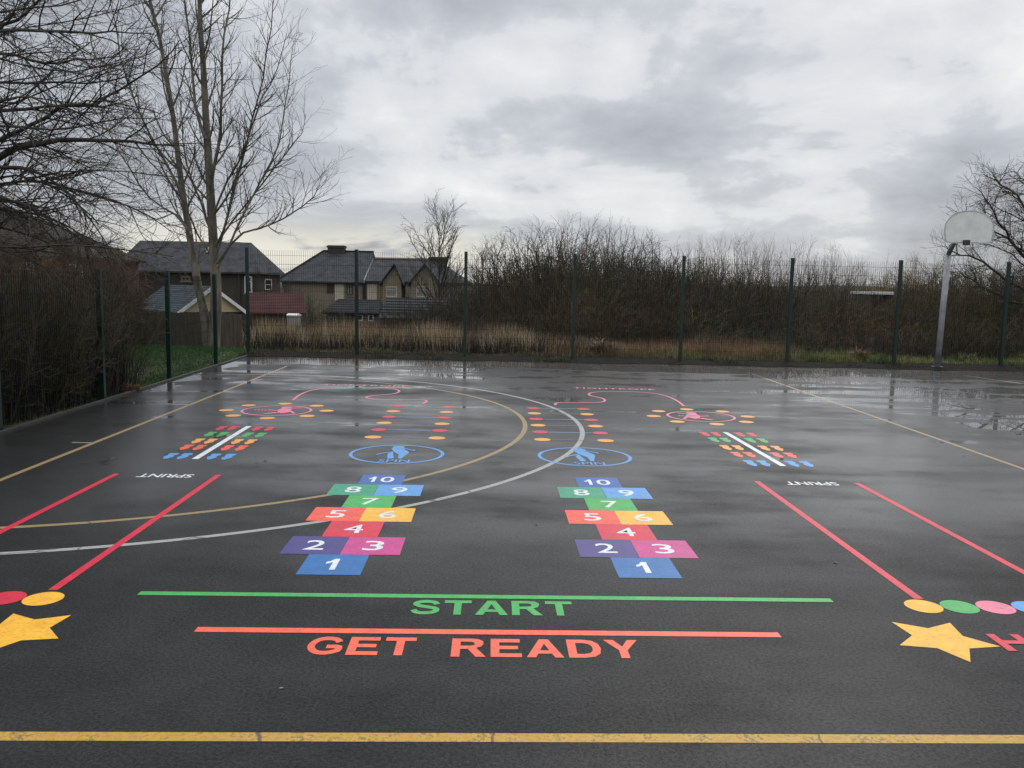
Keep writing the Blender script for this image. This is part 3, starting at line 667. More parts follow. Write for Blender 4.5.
def shrub(kind,px,ytop,Y,width,label,group=None,name='bare_shrub',rz=None,cat='shrub'):
    b=P(px,360,Y); b.z=gz(b.x,b.y); tp=P(px,ytop,Y); H=(tp.z-b.z)/.96
    o=bpy.data.objects.new(name,SH[kind]); COL.objects.link(o); o.location=b; o.scale=(width,width,H); o.rotation_euler=(0,0,random.uniform(0,6.28) if rz is None else rz)
    return tag(o,label,cat,group)
random.seed(77)
sil=[(455,288),(470,284),(490,272),(510,260),(530,254),(560,250),(590,248),(620,250),(650,256),(680,262),(700,266),(720,268),(760,270),(800,276),(840,282),(880,280),(920,270),(950,262),(1000,264),(1060,256),(1150,250)]
def top(px): return float(np.interp(px,[a for a,_ in sil],[b for _,b in sil]))
LB='bare brown shrub in the dark thicket beyond the back fence'; GB='shrubs of the dark thicket'
for Y,dt,w,x0,x1,step in ((25.5,44,2.8,505,1120,34),(28.5,22,3.2,495,1120,34),(32,6,3.6,490,1140,34),(37,-3,4.6,480,1140,40),(47,-4,6.0,500,1140,34),(58,-3,8.0,520,1140,40)):
    x=x0
    while x<x1:
        kd=random.choice(['dome','dome2','rough','dome','green'] if x<800 else ['green','broad','green','russet','dome2'])
        yt=top(x)+dt+random.uniform(-7,9)
        if 862<x<905 and Y<35: yt=max(yt,random.uniform(281,290))
        shrub(kd,x,yt,Y,w*random.uniform(.85,1.15),LB,GB); x+=step*random.uniform(.8,1.2)
shrub('olive',566,214,31,5.0,'tall rounded olive grey shrub topping the thicket left of centre')
shrub('olive',612,219,31.5,4.6,'rounded brown shrub topping the thicket near the centre')
shrub('dome',648,232,35,5.0,'lower brown shoulder of the thicket right of its rounded top'); shrub('dome2',528,228,33,4.6,'small dark shrub at the left shoulder of the rounded thicket top')
for px,yt,Y,w in ((722,222,44,4.0),(748,226,45,4.4),(778,228,46,4.6),(812,234,50,4.4),(832,246,50,3.4),(868,252,56,4.6),(893,246,56,4.6),(922,244,50,4.6),(690,224,44,1.6),(700,234,46,4.0)):
    shrub('willow',px,yt,Y,w,'pale upright willow rising behind the dark thicket','pale willows behind the thicket','willow',cat='willow')
# dark shrubs pressed against the left fence
LL='dense bare shrub pressed against the left fence'; GL='shrubs along the left fence'
for i in range(10):
    y=5.4+i*.85; x=fl(y)-.75-random.uniform(0,.35)
    o=bpy.data.objects.new('bare_shrub',SH[random.choice(['rough','broad','rough','russet'])]); COL.objects.link(o)
    o.location=(x,y,0); o.scale=(1.35,1.35,random.uniform(1.7,2.2)); o.rotation_euler=(0,0,random.uniform(0,6)); tag(o,LL,'shrub',GL)
for i in range(9):
    y=6.0+i*.93; x=fl(y)-2.3-random.uniform(0,.8)
    o=bpy.data.objects.new('bare_shrub',SH[random.choice(['rough','dome2','russet','broad'])]); COL.objects.link(o)
    o.location=(x,y,0); o.scale=(2.0,2.0,random.uniform(2.0,2.6)); o.rotation_euler=(0,0,random.uniform(0,6)); tag(o,'bare shrub in the second row behind the left fence','shrub','second row of shrubs at the left')
for px,yt,Y,w in ((118,236,25,2.4),(100,230,24,3.0),(74,226,25,3.4),(45,226,24,3.4),(15,224,24,3.4),(-20,228,24,3.4),(104,250,21,2.2),(80,248,20,2.6),(30,246,20,2.8)):
    shrub('russet',px,yt,Y,w,'tall russet shrub in front of the far left brick house','russet shrubs by the brick house')
shrub('rough',268,268,48,2.6,'bare shrub beside the red roofed shed',None); shrub('broad',292,284,50,3.2,'ivy grown bare shrub against the hipped house end')
for px,yt in ((402,304),(420,300),(440,290),(456,282),(468,280),(480,276),(330,308),(300,306)): shrub('rough',px,yt,44,3.2,'dark bare shrub in front of the gabled house','shrubs by the gabled house')
# ------------------------------------------------------------------ grasses (nobody could count them)
def blades(n,region,h,w,lean,mat,name,seed,zf=None):
    rg=np.random.default_rng(seed); v=[]; f=[]; k=0
    pts=region(rg,n); n=len(pts)
    hh=h(pts,rg); th=rg.uniform(0,2*PI,n); ld=rg.uniform(0,2*PI,n); ln=np.abs(rg.normal(0,lean,n))
    z0=np.array([gz(a,b) for a,b in pts])-.02
    V=np.zeros((n,5,3)); px=np.cos(th)*w/2; py=np.sin(th)*w/2
    for lv,(t,ww) in enumerate(((0,1),(.55,.8))):
        bx=pts[:,0]+np.cos(ld)*ln*hh*t**1.7; by=pts[:,1]+np.sin(ld)*ln*hh*t**1.7
        for s_,q in ((-1,0),(1,1)):
            V[:,lv*2+q,0]=bx+s_*px*ww; V[:,lv*2+q,1]=by+s_*py*ww; V[:,lv*2+q,2]=z0+hh*t
    V[:,4,0]=pts[:,0]+np.cos(ld)*ln*hh; V[:,4,1]=pts[:,1]+np.sin(ld)*ln*hh; V[:,4,2]=z0+hh*(1-.3*np.minimum(1,ln))
    b=np.arange(n)*5; F=[]
    q=np.stack([b,b+1,b+3,b+2],1).tolist(); t=np.stack([b+2,b+3,b+4],1).tolist()
    me=bpy.data.meshes.new(name); me.from_pydata(V.reshape(-1,3).tolist(),[],q+t); me.update()
    return stuff(link(name,me,M[mat]))
def strip_area(x0,x1,a,b,clump):
    def f(rg,n):
        c=rg.uniform(x0,x1,clump); i=rg.integers(0,clump,n); x=c[i]+rg.normal(0,.2,n); o=rg.uniform(a,b,clump)[i]+rg.normal(0,.06,n)
        return np.stack([x,19.54+.0295*(x+3.99)+np.clip(o,a-.12,b+.3)],1)
    return f
def area(x0,x1,y0,y1,clump=0):
    def f(rg,n):
        p=np.stack([rg.uniform(x0,x1,n),rg.uniform(y0,y1,n)],1)
        if clump:
            c=np.stack([rg.uniform(x0,x1,clump),rg.uniform(y0,y1,clump)],1); i=rg.integers(0,clump,n); p=c[i]+rg.normal(0,.16,(n,2)); p[:,1]=np.maximum(p[:,1],y0)
        return p
    return f
def patchy(p,s,ph=0): return .5+.25*np.sin(p[:,0]*s+ph)+.25*np.sin(p[:,0]*s*2.7+p[:,1]*1.9+ph*2)
def tops(zt,lo,hi): return lambda p,rg:(zt(p)*rg.uniform(lo,hi,len(p))-np.array([gz(a,b) for a,b in p])).clip(.1)
def clumpy(p): return .5+.5*np.sin(p[:,0]*2.3+1.7*np.sin(p[:,1]*1.9))*np.sin(p[:,0]*5.1+p[:,1]*2.2+.6)
blades(20000,area(-7.5,2.6,22.2,27),tops(lambda p:(.70-.48*np.clip((p[:,0]+.8)/3,0,1))*(.55+.6*clumpy(p)),.35,1.15),.014,.16,'reed','reeds',1)
blades(11000,area(-7.5,2.2,21.6,24.5),tops(lambda p:.34+.3*clumpy(p[:,::-1]*1.3),.1,1.2),.013,.3,'scrub','undergrowth',11)
blades(5000,area(-7.5,2.6,22.0,24),tops(lambda p:(.78-.45*np.clip((p[:,0]+.8)/3,0,1))*(.5+.6*clumpy(p)),.5,1.2),.011,.2,'straw','reeds',12)
blades(14000,area(.4,7,21.4,25),tops(lambda p:.30+.25*patchy(p,1.1,2),.2,1.1),.012,.22,'reed','dry_grass',2)
blades(12000,strip_area(-6.4,7,.35,1.7,240),lambda p,rg:.2*rg.uniform(.4,1.1,len(p))*(.5+.8*patchy(p,1.2)),.012,.45,'dull','grass',3)
blades(32000,strip_area(3.0,20,.4,4.2,620),lambda p,rg:(.20+.13*np.clip(p[:,1]-20.3,0,3))*rg.uniform(.35,1.15,len(p))*(.55+.75*patchy(p,.9,1)),.013,.5,'verge','grass',4)
blades(34000,strip_area(-6.4,20,-.55,.5,900),lambda p,rg:.11*rg.uniform(.3,1.4,len(p))*(.25+1.5*patchy(p,1.7)**1.5),.014,.7,'moss','moss',5)
def lawn_area(rg,n):
    y=rg.uniform(11.5,24.9,n); return np.stack([fl(np.minimum(y,19.4))-rg.uniform(0,1,n)**1.3*5.8-.02,y],1)
blades(80000,lawn_area,lambda p,rg:.085*rg.uniform(.5,1.2,len(p)),.013,.5,'lawn','lawn',6)
blades(24000,area(1.2,24,23.6,34),lambda p,rg:1.5*rg.uniform(.3,1.1,len(p)),.02,.25,'scrub','undergrowth',7)
blades(16000,area(-9.6,-6.0,4.5,13.0),lambda p,rg:1.2*rg.uniform(.25,1.1,len(p)),.013,.3,'scrub','undergrowth',8)
blades(9000,strip_area(-6.4,20,-.95,-.25,210),lambda p,rg:.09*rg.uniform(.3,1.3,len(p))*(.2+1.4*patchy(p,2.3,1)**2),.012,.9,'moss','moss',15)
def tuft(px,py,Y,n,h,mat,label,seed,lean=.7,name='grass_tuft'):
    b=P(px,py,Y); rg=random.Random(seed); m=MB()
    for i in range(n):
        a=rg.uniform(0,6.28); l=h*rg.uniform(.6,1.2); d=Vector((math.cos(a)*rg.uniform(0,lean),math.sin(a)*rg.uniform(0,lean),1)).normalized()
        q=Vector((-math.sin(a),math.cos(a),0))*.007; p0=Vector((rg.gauss(0,.05),rg.gauss(0,.05),0)); p1=p0+d*l*.6; p2=p1+(d+Vector((math.cos(a),math.sin(a),-.9))*.6).normalized()*l*.45
        m.add([p0-q,p0+q,p1+q,p1-q,p2],[(0,1,2,3),(3,2,4)])
    o=m.obj(name,M[mat],fix=False); o.location=(b.x,b.y,gz(b.x,b.y)); return tag(o,label,'plant')
tuft(130,394,12.6,150,.2,'fern','clump of dead orange bracken at the foot of the left fence',1,1.6)
tuft(860,352,21.6,200,.5,'fern','collapsed tuft of tan dead grass behind the back fence',2,1.0)
tuft(968,350,22.2,200,.5,'verge','rounded green grass tussock right of the basketball post',3,.9)
tuft(600,347,21.3,160,.6,'reed','pale dry grass tuft behind the back fence near the centre',4,.6)
# ------------------------------------------------------------------ houses and sheds
def XZ(px,py,Y): p=P(px,py,Y); return p.x,p.z
def roof_hip(x0,x1,y0,y1,ze,zr,hl,hr,over=.35,th=.14):
    x0-=over;x1+=over;y0-=over;y1+=over; ym=(y0+y1)/2; m=MB()
    m.add([(x0,y0,ze),(x1,y0,ze),(x1,y1,ze),(x0,y1,ze),(x0+hl,ym,zr),(x1-hr,ym,zr),(x0,y0,ze-th),(x1,y0,ze-th),(x1,y1,ze-th),(x0,y1,ze-th)],
      [(0,1,5,4),(1,2,5),(2,3,4,5),(3,0,4),(6,7,1,0),(7,8,2,1),(8,9,3,2),(9,6,0,3),(9,8,7,6)])
    return m
def window(par,x0,x1,z0,z1,y,frame='uwhite',pane='glass',mull=1,fw=.07):
    m=MB(); m.box((x0,y-.06,z0),(x0+fw,y+.02,z1)); m.box((x1-fw,y-.06,z0),(x1,y+.02,z1)); m.box((x0+fw,y-.06,z0),(x1-fw,y+.02,z0+fw)); m.box((x0+fw,y-.06,z1-fw),(x1-fw,y+.02,z1))
    for i in range(mull):
        xm=x0+(x1-x0)*(i+1)/(mull+1); m.box((xm-fw*.4,y-.05,z0+fw),(xm+fw*.4,y+.02,z1-fw))
    zm=z0+(z1-z0)*.68; m.box((x0+fw,y-.045,zm-fw*.35),(x1-fw,y+.018,zm+fw*.35))
    w=m.obj('window',M[frame],par); m=MB(); m.box((x0+fw,y-.02,z0+fw),(x1-fw,y+.01,z1-fw)); m.obj('pane',M[pane],w)
    m=MB(); m.box((x0-.08,y-.12,z0-.1),(x1+.08,y+.0,z0-.002)); m.obj('sill',M['stone'],w)
def chimney(par,x,y,z0,z1,w=1.1,d=.7,pots=3):
    m=MB(); m.box((x-w/2,y-d/2,z0),(x+w/2,y+d/2,z1)); m.box((x-w/2-.08,y-d/2-.08,z1-.22),(x+w/2+.08,y+d/2+.08,z1-.06))
    c=m.obj('chimney',M['dark_brick'],par)
    for i in range(pots):
        q=MB(); px_=x-w/2+w*(i+.5)/pots; q.tube([(px_,y,z1),(px_,y,z1+.42)],.13,8); q.obj('chimney_pot',M['ridge'],c)
def off(o,pt): return Vector(pt)-o.location
class House:
    """walls and parts in metres round an origin at the front left foot"""
    def __init__(s,name,pxl,pxr,Y,label,cat='house'):
        s.Y=Y; s.x0=P(pxl,300,Y).x; s.x1=P(pxr,300,Y).x; s.g=gz((s.x0+s.x1)/2,Y)-.2; s.o=empty(name,(s.x0,Y,s.g),label,cat)
    def X(s,px,dy=0): return P(px,300,s.Y+dy).x-s.x0
    def Z(s,px,py,dy=0): return P(px,py,s.Y+dy).z-s.g
# far left brick house with brown roof
h=House('brick_house',-120,78,44,'dark brown roofed red brick house behind the branches at far left')
W=h.x1-h.x0; ze=h.Z(40,256); zr=h.Z(10,207,3.5)
m=MB(); m.box((0,0,0),(W,7,ze-.1)); m.obj('wall',M['red_brick'],h.o)
rf=roof_hip(0,W,0,7,ze,zr,1.0,W+.35-h.X(16,3.5)).obj('roof',M['brown_tile'],h.o)
window(h.o,h.X(22),h.X(36),h.Z(30,285),h.Z(30,262),0); window(h.o,h.X(70),h.X(84),h.Z(80,285),h.Z(80,264),0)
# dark house with grey hipped roof
h=House('grey_roofed_house',118,257,64,'dark house with a grey slate hipped roof behind the twin-stemmed tree')
W=h.x1-h.x0; ze=h.Z(230,272); zr=h.Z(220,242,3)
m=MB(); m.box((0,0,0),(W,6,ze-.1)); m.obj('wall',M['dark_brick'],h.o)
rf=roof_hip(0,W,0,6,ze,zr,.8,W+.35-h.X(252,3)).obj('roof',M['slate'],h.o)
m=MB(); m.box((h.X(199),1.5,h.Z(200,252,1.5)),(h.X(207),2.6,h.Z(200,247,2.5))); m.obj('rooflight',M['uwhite'],rf)
m=MB(); m.tube([(h.X(240),-.12,0),(h.X(240),-.12,ze)],.07,8); m.obj('drainpipe',M['dark_metal'],h.o)
window(h.o,h.X(245),h.X(252.5),h.Z(248,293),h.Z(248,276),0,mull=0,fw=.11)
m=MB()
for a,b in ((1.9,2.0),(3.5,3.6)): m.box((W-.01,a,h.Z(270,290,3)),(W+.05,b,h.Z(270,279,3)))
for a,b in ((290,289),(285,284.3),(280,279)): m.box((W-.01,2.0,h.Z(270,a,3)),(W+.045,3.5,h.Z(270,b,3)))
w_=m.obj('window',M['uwhite'],h.o); m=MB(); m.box((W-.02,2.0,h.Z(270,289,3)),(W+.015,3.5,h.Z(270,280,3))); m.obj('pane',M['glass'],w_)
window(h.o,h.X(182),h.X(191),h.Z(187,281),h.Z(187,275.5),0,'stone','glass',mull=1,fw=.1)

# semi-detached pair: hipped half, gabled half
h=House('hipped_house',282,364.5,76,'sooty stone house with a hipped slate roof and big chimney, joined to the gabled one')
W=h.x1-h.x0; ze=h.Z(330,281.5); zr=h.Z(345,251.5,4.5)
m=MB(); m.box((0,0,0),(W,9,ze-.1)); m.obj('wall',M['stone'],h.o)
m=MB(); D=9; ov=.35; yl,yh=-ov,D+ov; ym=D/2
m.add([(-ov,yl,ze),(W,yl,ze),(W,yh,ze),(-ov,yh,ze),(h.X(324,4.5),ym,zr),(W,ym,zr),(-ov,yl,ze-.14),(W,yl,ze-.14),(W,yh,ze-.14),(-ov,yh,ze-.14)],[(0,1,5,4),(1,2,5),(2,3,4,5),(3,0,4),(6,7,1,0),(7,8,2,1),(8,9,3,2),(9,6,0,3),(9,8,7,6)])
rf=m.obj('roof',M['slate'],h.o); chimney(rf,h.X(337,4.5),ym,zr-.6,h.Z(337,245.5,4.5),1.55,.8,0)
m=MB(); m.tube([(h.X(324,4.5),ym,zr+.02),(W,ym,zr+.02)],.11,6); m.tube([(-ov,yl,ze+.03),(h.X(324,4.5),ym,zr+.02)],.1,6); m.obj('ridge_tiles',M['brown_tile'],rf)
for a,b in ((335,344),): 
    m=MB(); m.box((h.X(a),-.05,h.Z(a,301)),(h.X(b),.0,h.Z(a,283.5))); m.obj('render_panel',M['render'],h.o)
window(h.o,h.X(346.5),h.X(353),h.Z(350,295.5),h.Z(350,283),0,'dark_metal','curtain',1,.12)
m=MB(); m.box((h.X(327),-.05,h.Z(330,293)),(h.X(334),0,h.Z(330,284))); m.obj('door',M['shedwood'],h.o)
m=MB(); m.tube([(h.X(363.5),-.1,0),(h.X(363.5),-.1,ze)],.08,8); m.obj('drainpipe',M['dark_metal'],h.o)
h=House('gabled_house',364.5,462,76,'stone house with two front gables beside the small bare tree, joined to the hipped one')
W=h.x1-h.x0; ze=h.Z(400,281.5); zr=h.Z(380,259,4)
m=MB(); m.box((.01,0,0),(W,8,ze-.1)); m.obj('wall',M['stone'],h.o)
m=MB(); D=8; yl,yh=-ov,D+ov; ym=D/2
m.add([(.01,yl,ze),(W+ov,yl,ze),(W+ov,yh,ze),(.01,yh,ze),(.01,ym,zr),(W-2.6,ym,zr),(.01,yl,ze-.14),(W+ov,yl,ze-.14),(W+ov,yh,ze-.14),(.01,yh,ze-.14)],[(0,1,5,4),(1,2,5),(2,3,4,5),(3,0,4),(6,7,1,0),(7,8,2,1),(8,9,3,2),(9,6,0,3),(9,8,7,6)])
rf=m.obj('roof',M['slate'],h.o); chimney(rf,h.X(438,4),ym,zr-.6,h.Z(438,257,4),1.6,.8,0)
m=MB(); m.tube([(.0,ym,zr+.02),(W-2.6,ym,zr+.02)],.12,6); m.obj('ridge_tiles',M['ridge'],rf)
m=MB(); m.box((h.X(364.2),-.3,ze+.1),(h.X(366),-.25,ze+.12)); a=[(h.X(364.3),yl-.02,ze+.06),(h.X(365.5),yl-.02,ze+.06),(h.X(365.5),ym,zr+.08),(h.X(364.3),ym,zr+.08)]
m=MB(); m.add(a+[(p[0],p[1],p[2]-.25) for p in a],[(0,1,2,3),(7,6,5,4),(0,4,5,1),(1,5,6,2),(2,6,7,3),(3,7,4,0)]); m.obj('verge_flashing',M['curtain'],rf)
for ap,l,r in ((396.5,383,404.5),(427,410.5,442)):
    xa,xl,xr=h.X(ap),h.X(l),h.X(r); xa=(xl+xr)/2 if abs(xa-(xl+xr)/2)<.2 else xa; za=h.Z(ap,264.5)
    m=MB(); m.prism([(xl+.15,0),(xr-.15,0),(xr-.15,ze-.05),(xa,za-.15),(xl+.15,ze-.05)],'y',-1.0,-.002); bay=m.obj('gable_bay',M['stone'],h.o)
    m=MB()
    for s0,s1 in ((xl-.1,xa),(xr+.1,xa)):
        p=[(s0,-1.35,ze-.2),(s1,-1.35,za+.1),(s1,3.2,za+.1),(s0,3.2,ze-.2)]; m.add(p+[(q[0],q[1],q[2]-.16) for q in p],[(0,1,2,3),(7,6,5,4),(0,4,5,1),(1,5,6,2),(2,6,7,3),(3,7,4,0)])
    m.obj('gable_roof',M['slate'],bay)
    zb=h.Z(ap,297); zt=h.Z(ap,286.5); window(bay,xa-.75,xa+.2,zb,zt,-1.0,'render','curtain',0,.08)
m=MB(); m.box((h.X(367),-.05,h.Z(370,300)),(h.X(377),.0,h.Z(370,283.5))); m.obj('render_panel',M['render'],h.o)
m=MB(); m.box((h.X(398+7),-.05,h.Z(400,297)),(h.X(411),.0,h.Z(400,284))); m.obj('render_panel',M['render'],h.o)
for px in (365.6,404.8):
    m=MB(); m.tube([(h.X(px),-.12,0),(h.X(px),-.12,ze)],.08,8); m.obj('drainpipe',M['dark_metal'],h.o)
# cream gabled garage
def gable_shed(name,c,rz,L,Wd,eave,apex,mw,mr,mg,label,cat,back=-.4,door=None):
    o=empty(name,c,label,cat,None,rz)
    m=MB(); m.box((-Wd/2,.02,back),(Wd/2,L,eave-.06)); m.obj('wall',M[mw],o)
    m=MB(); m.prism([(-Wd/2,eave-.05),(Wd/2,eave-.05),(0,apex-.06)],'y',.0,.12); m.obj('gable',M[mg],o); m=MB(); m.prism([(-Wd/2,eave-.05),(Wd/2,eave-.05),(0,apex-.06)],'y',L-.12,L); m.obj('gable',M[mg],o)
    m=MB(); ov=.18
    for s0 in (-1,1):
        sl=(apex-eave)/(Wd/2); p=[(s0*(Wd/2+ov),-ov,eave-sl*ov),(0,-ov,apex),(0,L+ov,apex),(s0*(Wd/2+ov),L+ov,eave-sl*ov)]
        m.add(p+[(q[0],q[1],q[2]+.07) for q in p],[(0,1,2,3),(7,6,5,4),(0,4,5,1),(1,5,6,2),(2,6,7,3),(3,7,4,0)])
    m.obj('roof',M[mr],o)
    m=MB(); sl=(apex-eave)/(Wd/2)
    for s0 in (-1,1):
        p=[(s0*(Wd/2+ov),eave-sl*ov-.1),(0,apex-.1),(0,apex+.09),(s0*(Wd/2+ov),eave-sl*ov+.09)]; m.prism(p,'y',-ov-.04,-ov-.005)
    m.obj('bargeboard',M['uwhite' if mg=='cream' else 'shedwood'],o)
    if door:
        m=MB(); m.box((-Wd*.3,-.05,back+.1),(Wd*.3,.018,eave-.3)); m.obj('door',M[door],o)
    return o
Yg=41; q=P(212,311,Yg); ap=P(212,287.5,Yg); g0=gz(q.x,Yg)
gable_shed('garage',(q.x,Yg,g0),R(42),6.2,3.1,q.z-g0,ap.z-g0,'dark_brick','blue_slate','cream','garage with a cream boarded gable and blue grey roof behind the twin-stemmed tree','garage')
Ys=37; q=P(276,310.5,Ys); ap=P(276,294.5,Ys); g0=gz(q.x,Ys)
gable_shed('garden_shed',(P(296,313,Ys).x,Ys+.6,g0),R(107),1.95,1.9,q.z-g0,ap.z-g0,'shedwood','red_roof','shedwood','brown garden shed with a dull red roof beyond the reeds','shed')
Yd=60; q=P(350,313,Yd); g0=gz(q.x,Yd); x0=P(326,300,Yd).x; x1=P(376,300,Yd).x
o=empty('garden_shed',(x0,Yd,g0),'black felt roofed shed in front of the hipped house','shed')
m=MB(); m.box((0,0,-.3),(x1-x0,3,q.z-g0-.1)); m.obj('wall',M['shedwood'],o)
roof_hip(0,x1-x0,0,3,q.z-g0+.05,P(350,299.5,Yd).z-g0,.8,.2,.25).obj('roof',M['felt'],o)
for a,b in ((357,363),(368,374)): window(o,P(a,0,Yd).x-x0,P(b,0,Yd).x-x0,P(360,318,Yd).z-g0-.2,P(360,312.6,Yd).z-g0,0,mull=0)
Ye=54; x0=P(380,300,Ye).x; x1=P(447,300,Ye).x; g0=gz(x0,Ye); zt=P(400,299,Ye+3).z-g0; zb=P(400,315.5,Ye).z-g0
o=empty('lean_to_shed',(x0,Ye,g0),'long low shed with a ribbed grey sheet roof in front of the gabled house','shed')
m=MB(); m.prism([(0,-.4),(3,-.4),(3,zt-.08),(0,zb-.08)],'x',.05,x1-x0-.05); m.obj('wall',M['shedwood'],o)
m=MB(); m.prism([(-.2,zb),(3.1,zt),(3.1,zt+.07),(-.2,zb+.07)],'x',0,x1-x0); rf=m.obj('roof',M['sheet'],o)
m=MB()
for i in range(6):
    t=(i+.5)/6; y=-.2+3.3*t; z=zb+(zt-zb)*t+.07; m.box((0,y-.05,z),(x1-x0,y+.05,z+.06))
m.obj('batten',M['sheet'],rf)
m=MB(); m.box((0,-.26,zb-.16),(x1-x0,-.205,zb+.02)); m.obj('gutter',M['curtain'],o)
# timber garden fence beyond the lawn, white bin, white distant building
tf=MB(); Yf=25.2; xa=P(60,330,Yf).x; xb=P(246,330,Yf).x; n=int((xb-xa)/.125)
fo=empty('timber_fence',(xa,Yf,gz(xa,Yf)),'weathered upright board fence behind the lawn at left','fence'); zt=P(190,313,Yf).z-gz(xa,Yf); rr=random.Random(2)
for i in range(n): 
    x=i*.125; tf.box((x,rr.uniform(-.012,.0),-.3),(x+.117,.02,zt+rr.uniform(-.02,.02)))
tf.obj('board',M['timber'],fo)
m=MB(); m.box((0,.025,zt-.3),(xb-xa,.09,zt-.2)); m.box((0,.025,.2),(xb-xa,.09,.3)); m.obj('rail',M['timber'],fo)
Yb=33; q=P(294,327,Yb); g0=gz(q.x,Yb)
o=empty('wheelie_bin',(q.x,Yb,g0),'pale grey lidded bin beside the red roofed shed','bin'); zt=P(294,316,Yb).z-g0
m=MB(); m.add([(-.16,-.2,0),(.16,-.2,0),(.16,.2,0),(-.16,.2,0),(-.2,-.26,zt),(.2,-.26,zt),(.2,.26,zt),(-.2,.26,zt)],[(0,3,2,1),(4,5,6,7),(0,1,5,4),(1,2,6,5),(2,3,7,6),(3,0,4,7)]); m.obj('body',M['curtain'],o)
m=MB(); m.prism([(-.29,zt+.005),(.27,zt+.005),(.27,zt+.05),(0,zt+.1),(-.29,zt+.05)],'x',-.22,.22); m.obj('lid',M['uwhite'],o)
Yw=35.5; q=P(872,297,Yw); q2=P(892,290.5,Yw); g0=gz(q.x,Yw)
o=empty('white_cabin',(q.x,Yw,g0),'cabin with a white flat roof glimpsed through the thicket left of the basketball post','cabin')
m=MB(); m.box((0,0,-.3),(q2.x-q.x,2.2,q2.z-g0-.17)); m.obj('wall',M['shedwood'],o)
m=MB(); m.box((-.05,-.1,q2.z-g0-.168),(q2.x-q.x+.05,2.3,q2.z-g0-.05)); m.obj('roof',M['uwhite'],o)
window(o,.25,.6,q2.z-g0-.75,q2.z-g0-.2,0,'dark_metal','glass',0,.04)
# hills on the horizon
hm=MB(); n=60; rr=random.Random(4); lo=[];hi=[];bk=[]
for i in range(n+1):
    x=-420+i*14; z=3.2+1.6*math.sin(i*.37)+1.2*math.sin(i*.93+1)+rr.uniform(-.3,.3); lo.append((x,330,-6)); hi.append((x,400,z)); bk.append((x,520,-6))
hm.add(lo+hi+bk,[(i,i+1,n+2+i,n+1+i) for i in range(n)]+[(n+1+i,n+2+i,2*n+3+i,2*n+2+i) for i in range(n)])
struct(hm.obj('hills',M['hill'],smooth=True))
# evergreen seen over the far left roof, fallen leaves on the court
for i,(x,y,l) in enumerate(((-.78,9.42,'dark fallen leaf inside the beige arc right of the left ladder'),(-2.52,7.72,'dark fallen leaf between the left footprints and the hopscotch'),(-2.47,7.83,'small dark leaf beside another near the left footprints'),
      (1.95,5.2,'dark leaf scrap near the foot of the right sprint lane'),(.08,5.9,'dark leaf scrap between the two hopscotch grids'),(-1.0,3.35,'pale scrap on the asphalt below GET READY'),(4.6,8.9,'dark leaf by the right side line'))):
    m=MB(); rg=random.Random(i); s0=.02
    m.add([(-s0,0,.001),(-s0*.3,s0*.6,.005),(s0*.6,s0*.45,.002),(s0*1.3,0,.007),(s0*.6,-s0*.45,.003),(-s0*.3,-s0*.6,.001)],[(0,1,2,3),(3,4,5,0)])
    o=m.obj('fallen_leaf',M['leaf'] if 'pale' not in l else M['curtain'],fix=False); o.location=(x,y,.002); o.rotation_euler=(0,0,rg.uniform(0,6)); tag(o,l,'leaf')
    if 'pale' in l: o.scale=(.5,.5,.5)
    if i==0: leaf0=o
rg=random.Random(12)
for i in range(46):
    o=bpy.data.objects.new('fallen_leaf',leaf0.data); COL.objects.link(o)
    if i<26: y=rg.uniform(6,18.6); x=fl(y)+.16+abs(rg.gauss(0,.22))
    else: x=rg.uniform(-6,11); y=fb(x)-.62-abs(rg.gauss(0,.5))
    o.location=(x,y,.003); k=rg.uniform(.8,1.7); o.scale=(k,k,k); o.rotation_euler=(0,0,rg.uniform(0,6))
    tag(o,'small dark dead leaf washed up at the edge of the wet court','leaf','dead leaves along the court edge')
# ------------------------------------------------------------------ daylight
SUN_EL,SUN_AZ=R(38),R(18)      # azimuth from +Y towards +X
w=bpy.data.worlds.new('World'); sc.world=w; w.use_nodes=True; t=w.node_tree; t.nodes.clear()
N=lambda ty,**k:[setattr(n,a,b) for n in [t.nodes.new(ty)] for a,b in (list(k.items()) or [('label','')])] and t.nodes[-1]
L=t.links.new
class W(NT):
    def __init__(s): s.t=t
s=W(); out=s.n('ShaderNodeOutputWorld')
sky=s.n('ShaderNodeTexSky',sky_type='NISHITA',sun_disc=False,sun_elevation=SUN_EL,sun_rotation=SUN_AZ)
b1=s.n('ShaderNodeBackground'); b1.inputs[1].default_value=.08; L(sky.outputs[0],b1.inputs[0])
gen=s.coord('Generated'); sep=s.n('ShaderNodeSeparateXYZ'); L(gen,sep.inputs[0]); X_,Y_,Z_=sep.outputs
zz=s.mth('ADD',s.mth('MAXIMUM',Z_,0),.2); cx=s.mth('DIVIDE',X_,zz); cy=s.mth('DIVIDE',Y_,zz)
cmb=s.n('ShaderNodeCombineXYZ'); L(cx,cmb.inputs[0]); L(cy,cmb.inputs[1]); cmb.inputs[2].default_value=2.3
def cl(vec,scale,det,rough,dist,sx=None):
    if sx: mp=s.n('ShaderNodeMapping'); mp.inputs['Scale'].default_value=sx; L(vec,mp.inputs[0]); vec=mp.outputs[0]
    n=s.n('ShaderNodeTexNoise'); n.inputs['Scale'].default_value=scale; n.inputs['Detail'].default_value=det; n.inputs['Roughness'].default_value=rough; n.inputs['Distortion'].default_value=dist; L(vec,n.inputs['Vector']); return n.outputs[0]
n1=cl(cmb.outputs[0],.62,6,.5,.15); n2=cl(cmb.outputs[0],1.5,9,.56,.25); n3=cl(gen,4.4,9,.55,.3,(1,1,1.35))
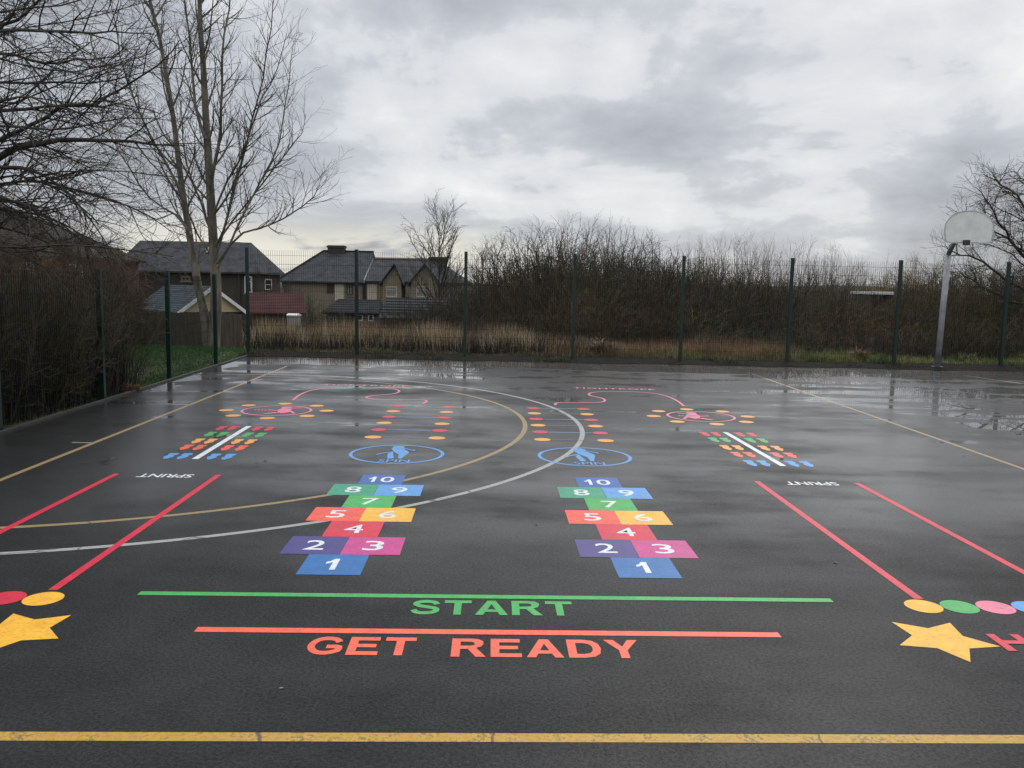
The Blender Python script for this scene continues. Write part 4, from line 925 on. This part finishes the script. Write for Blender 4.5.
f=s.mth('ADD',s.mth('ADD',s.mth('MULTIPLY',n1,.34),s.mth('MULTIPLY',n2,.33)),s.mth('MULTIPLY',n3,.33))
f=s.mth('ADD',s.mth('MULTIPLY',s.mth('SUBTRACT',f,.5),1.85),.476); f=s.mth('ADD',f,s.mth('MULTIPLY',s.step(Z_,.02,.26),.045))
cloud=s.ramp(f,[(.34,srgb(164,168,175)),(.45,srgb(186,190,198)),(.525,srgb(203,207,213)),(.56,srgb(221,223,227)),(.63,srgb(232,233,235)),(.70,srgb(246,246,245))])
zen=s.mth('ADD',1.0,s.mth('MULTIPLY',s.mth('MAXIMUM',s.mth('SUBTRACT',Z_,.30),0),2.9))
cloud=s.mix(1,cloud,zen,'MULTIPLY')
# clear pale strip low over the houses
az=s.mth('ARCTAN2',X_,Y_); gl=s.mth('MULTIPLY',s.step(Z_,.085,.035),s.mth('MULTIPLY',s.step(az,.04,-.12),s.step(az,-.62,-.35)))
gl=s.mth('MULTIPLY',gl,s.step(n2,.36,.5))
cloud=s.mix(s.mth('MULTIPLY',gl,.8),cloud,srgb(246,242,226))
b2=s.n('ShaderNodeBackground'); L(cloud,b2.inputs[0]); b2.inputs[1].default_value=1.0
mx=s.n('ShaderNodeMixShader'); mx.inputs[0].default_value=.93; L(b1.outputs[0],mx.inputs[1]); L(b2.outputs[0],mx.inputs[2]); L(mx.outputs[0],out.inputs[0])
sl=bpy.data.lights.new('sun','SUN'); sl.energy=.6; sl.angle=R(25); sl.color=(1,.97,.92); so_=bpy.data.objects.new('sun',sl); COL.objects.link(so_)
dv=Vector((math.sin(SUN_AZ)*math.cos(SUN_EL),math.cos(SUN_AZ)*math.cos(SUN_EL),math.sin(SUN_EL))); so_.rotation_euler=(-dv).to_track_quat('-Z','Y').to_euler(); so_.location=dv*60
sc.view_settings.view_transform='Standard'; sc.view_settings.look='None'; sc.view_settings.exposure=0; sc.view_settings.gamma=1; sc.view_settings.use_curve_mapping=False
sc.cycles.max_bounces=5; sc.cycles.diffuse_bounces=2; sc.cycles.glossy_bounces=3
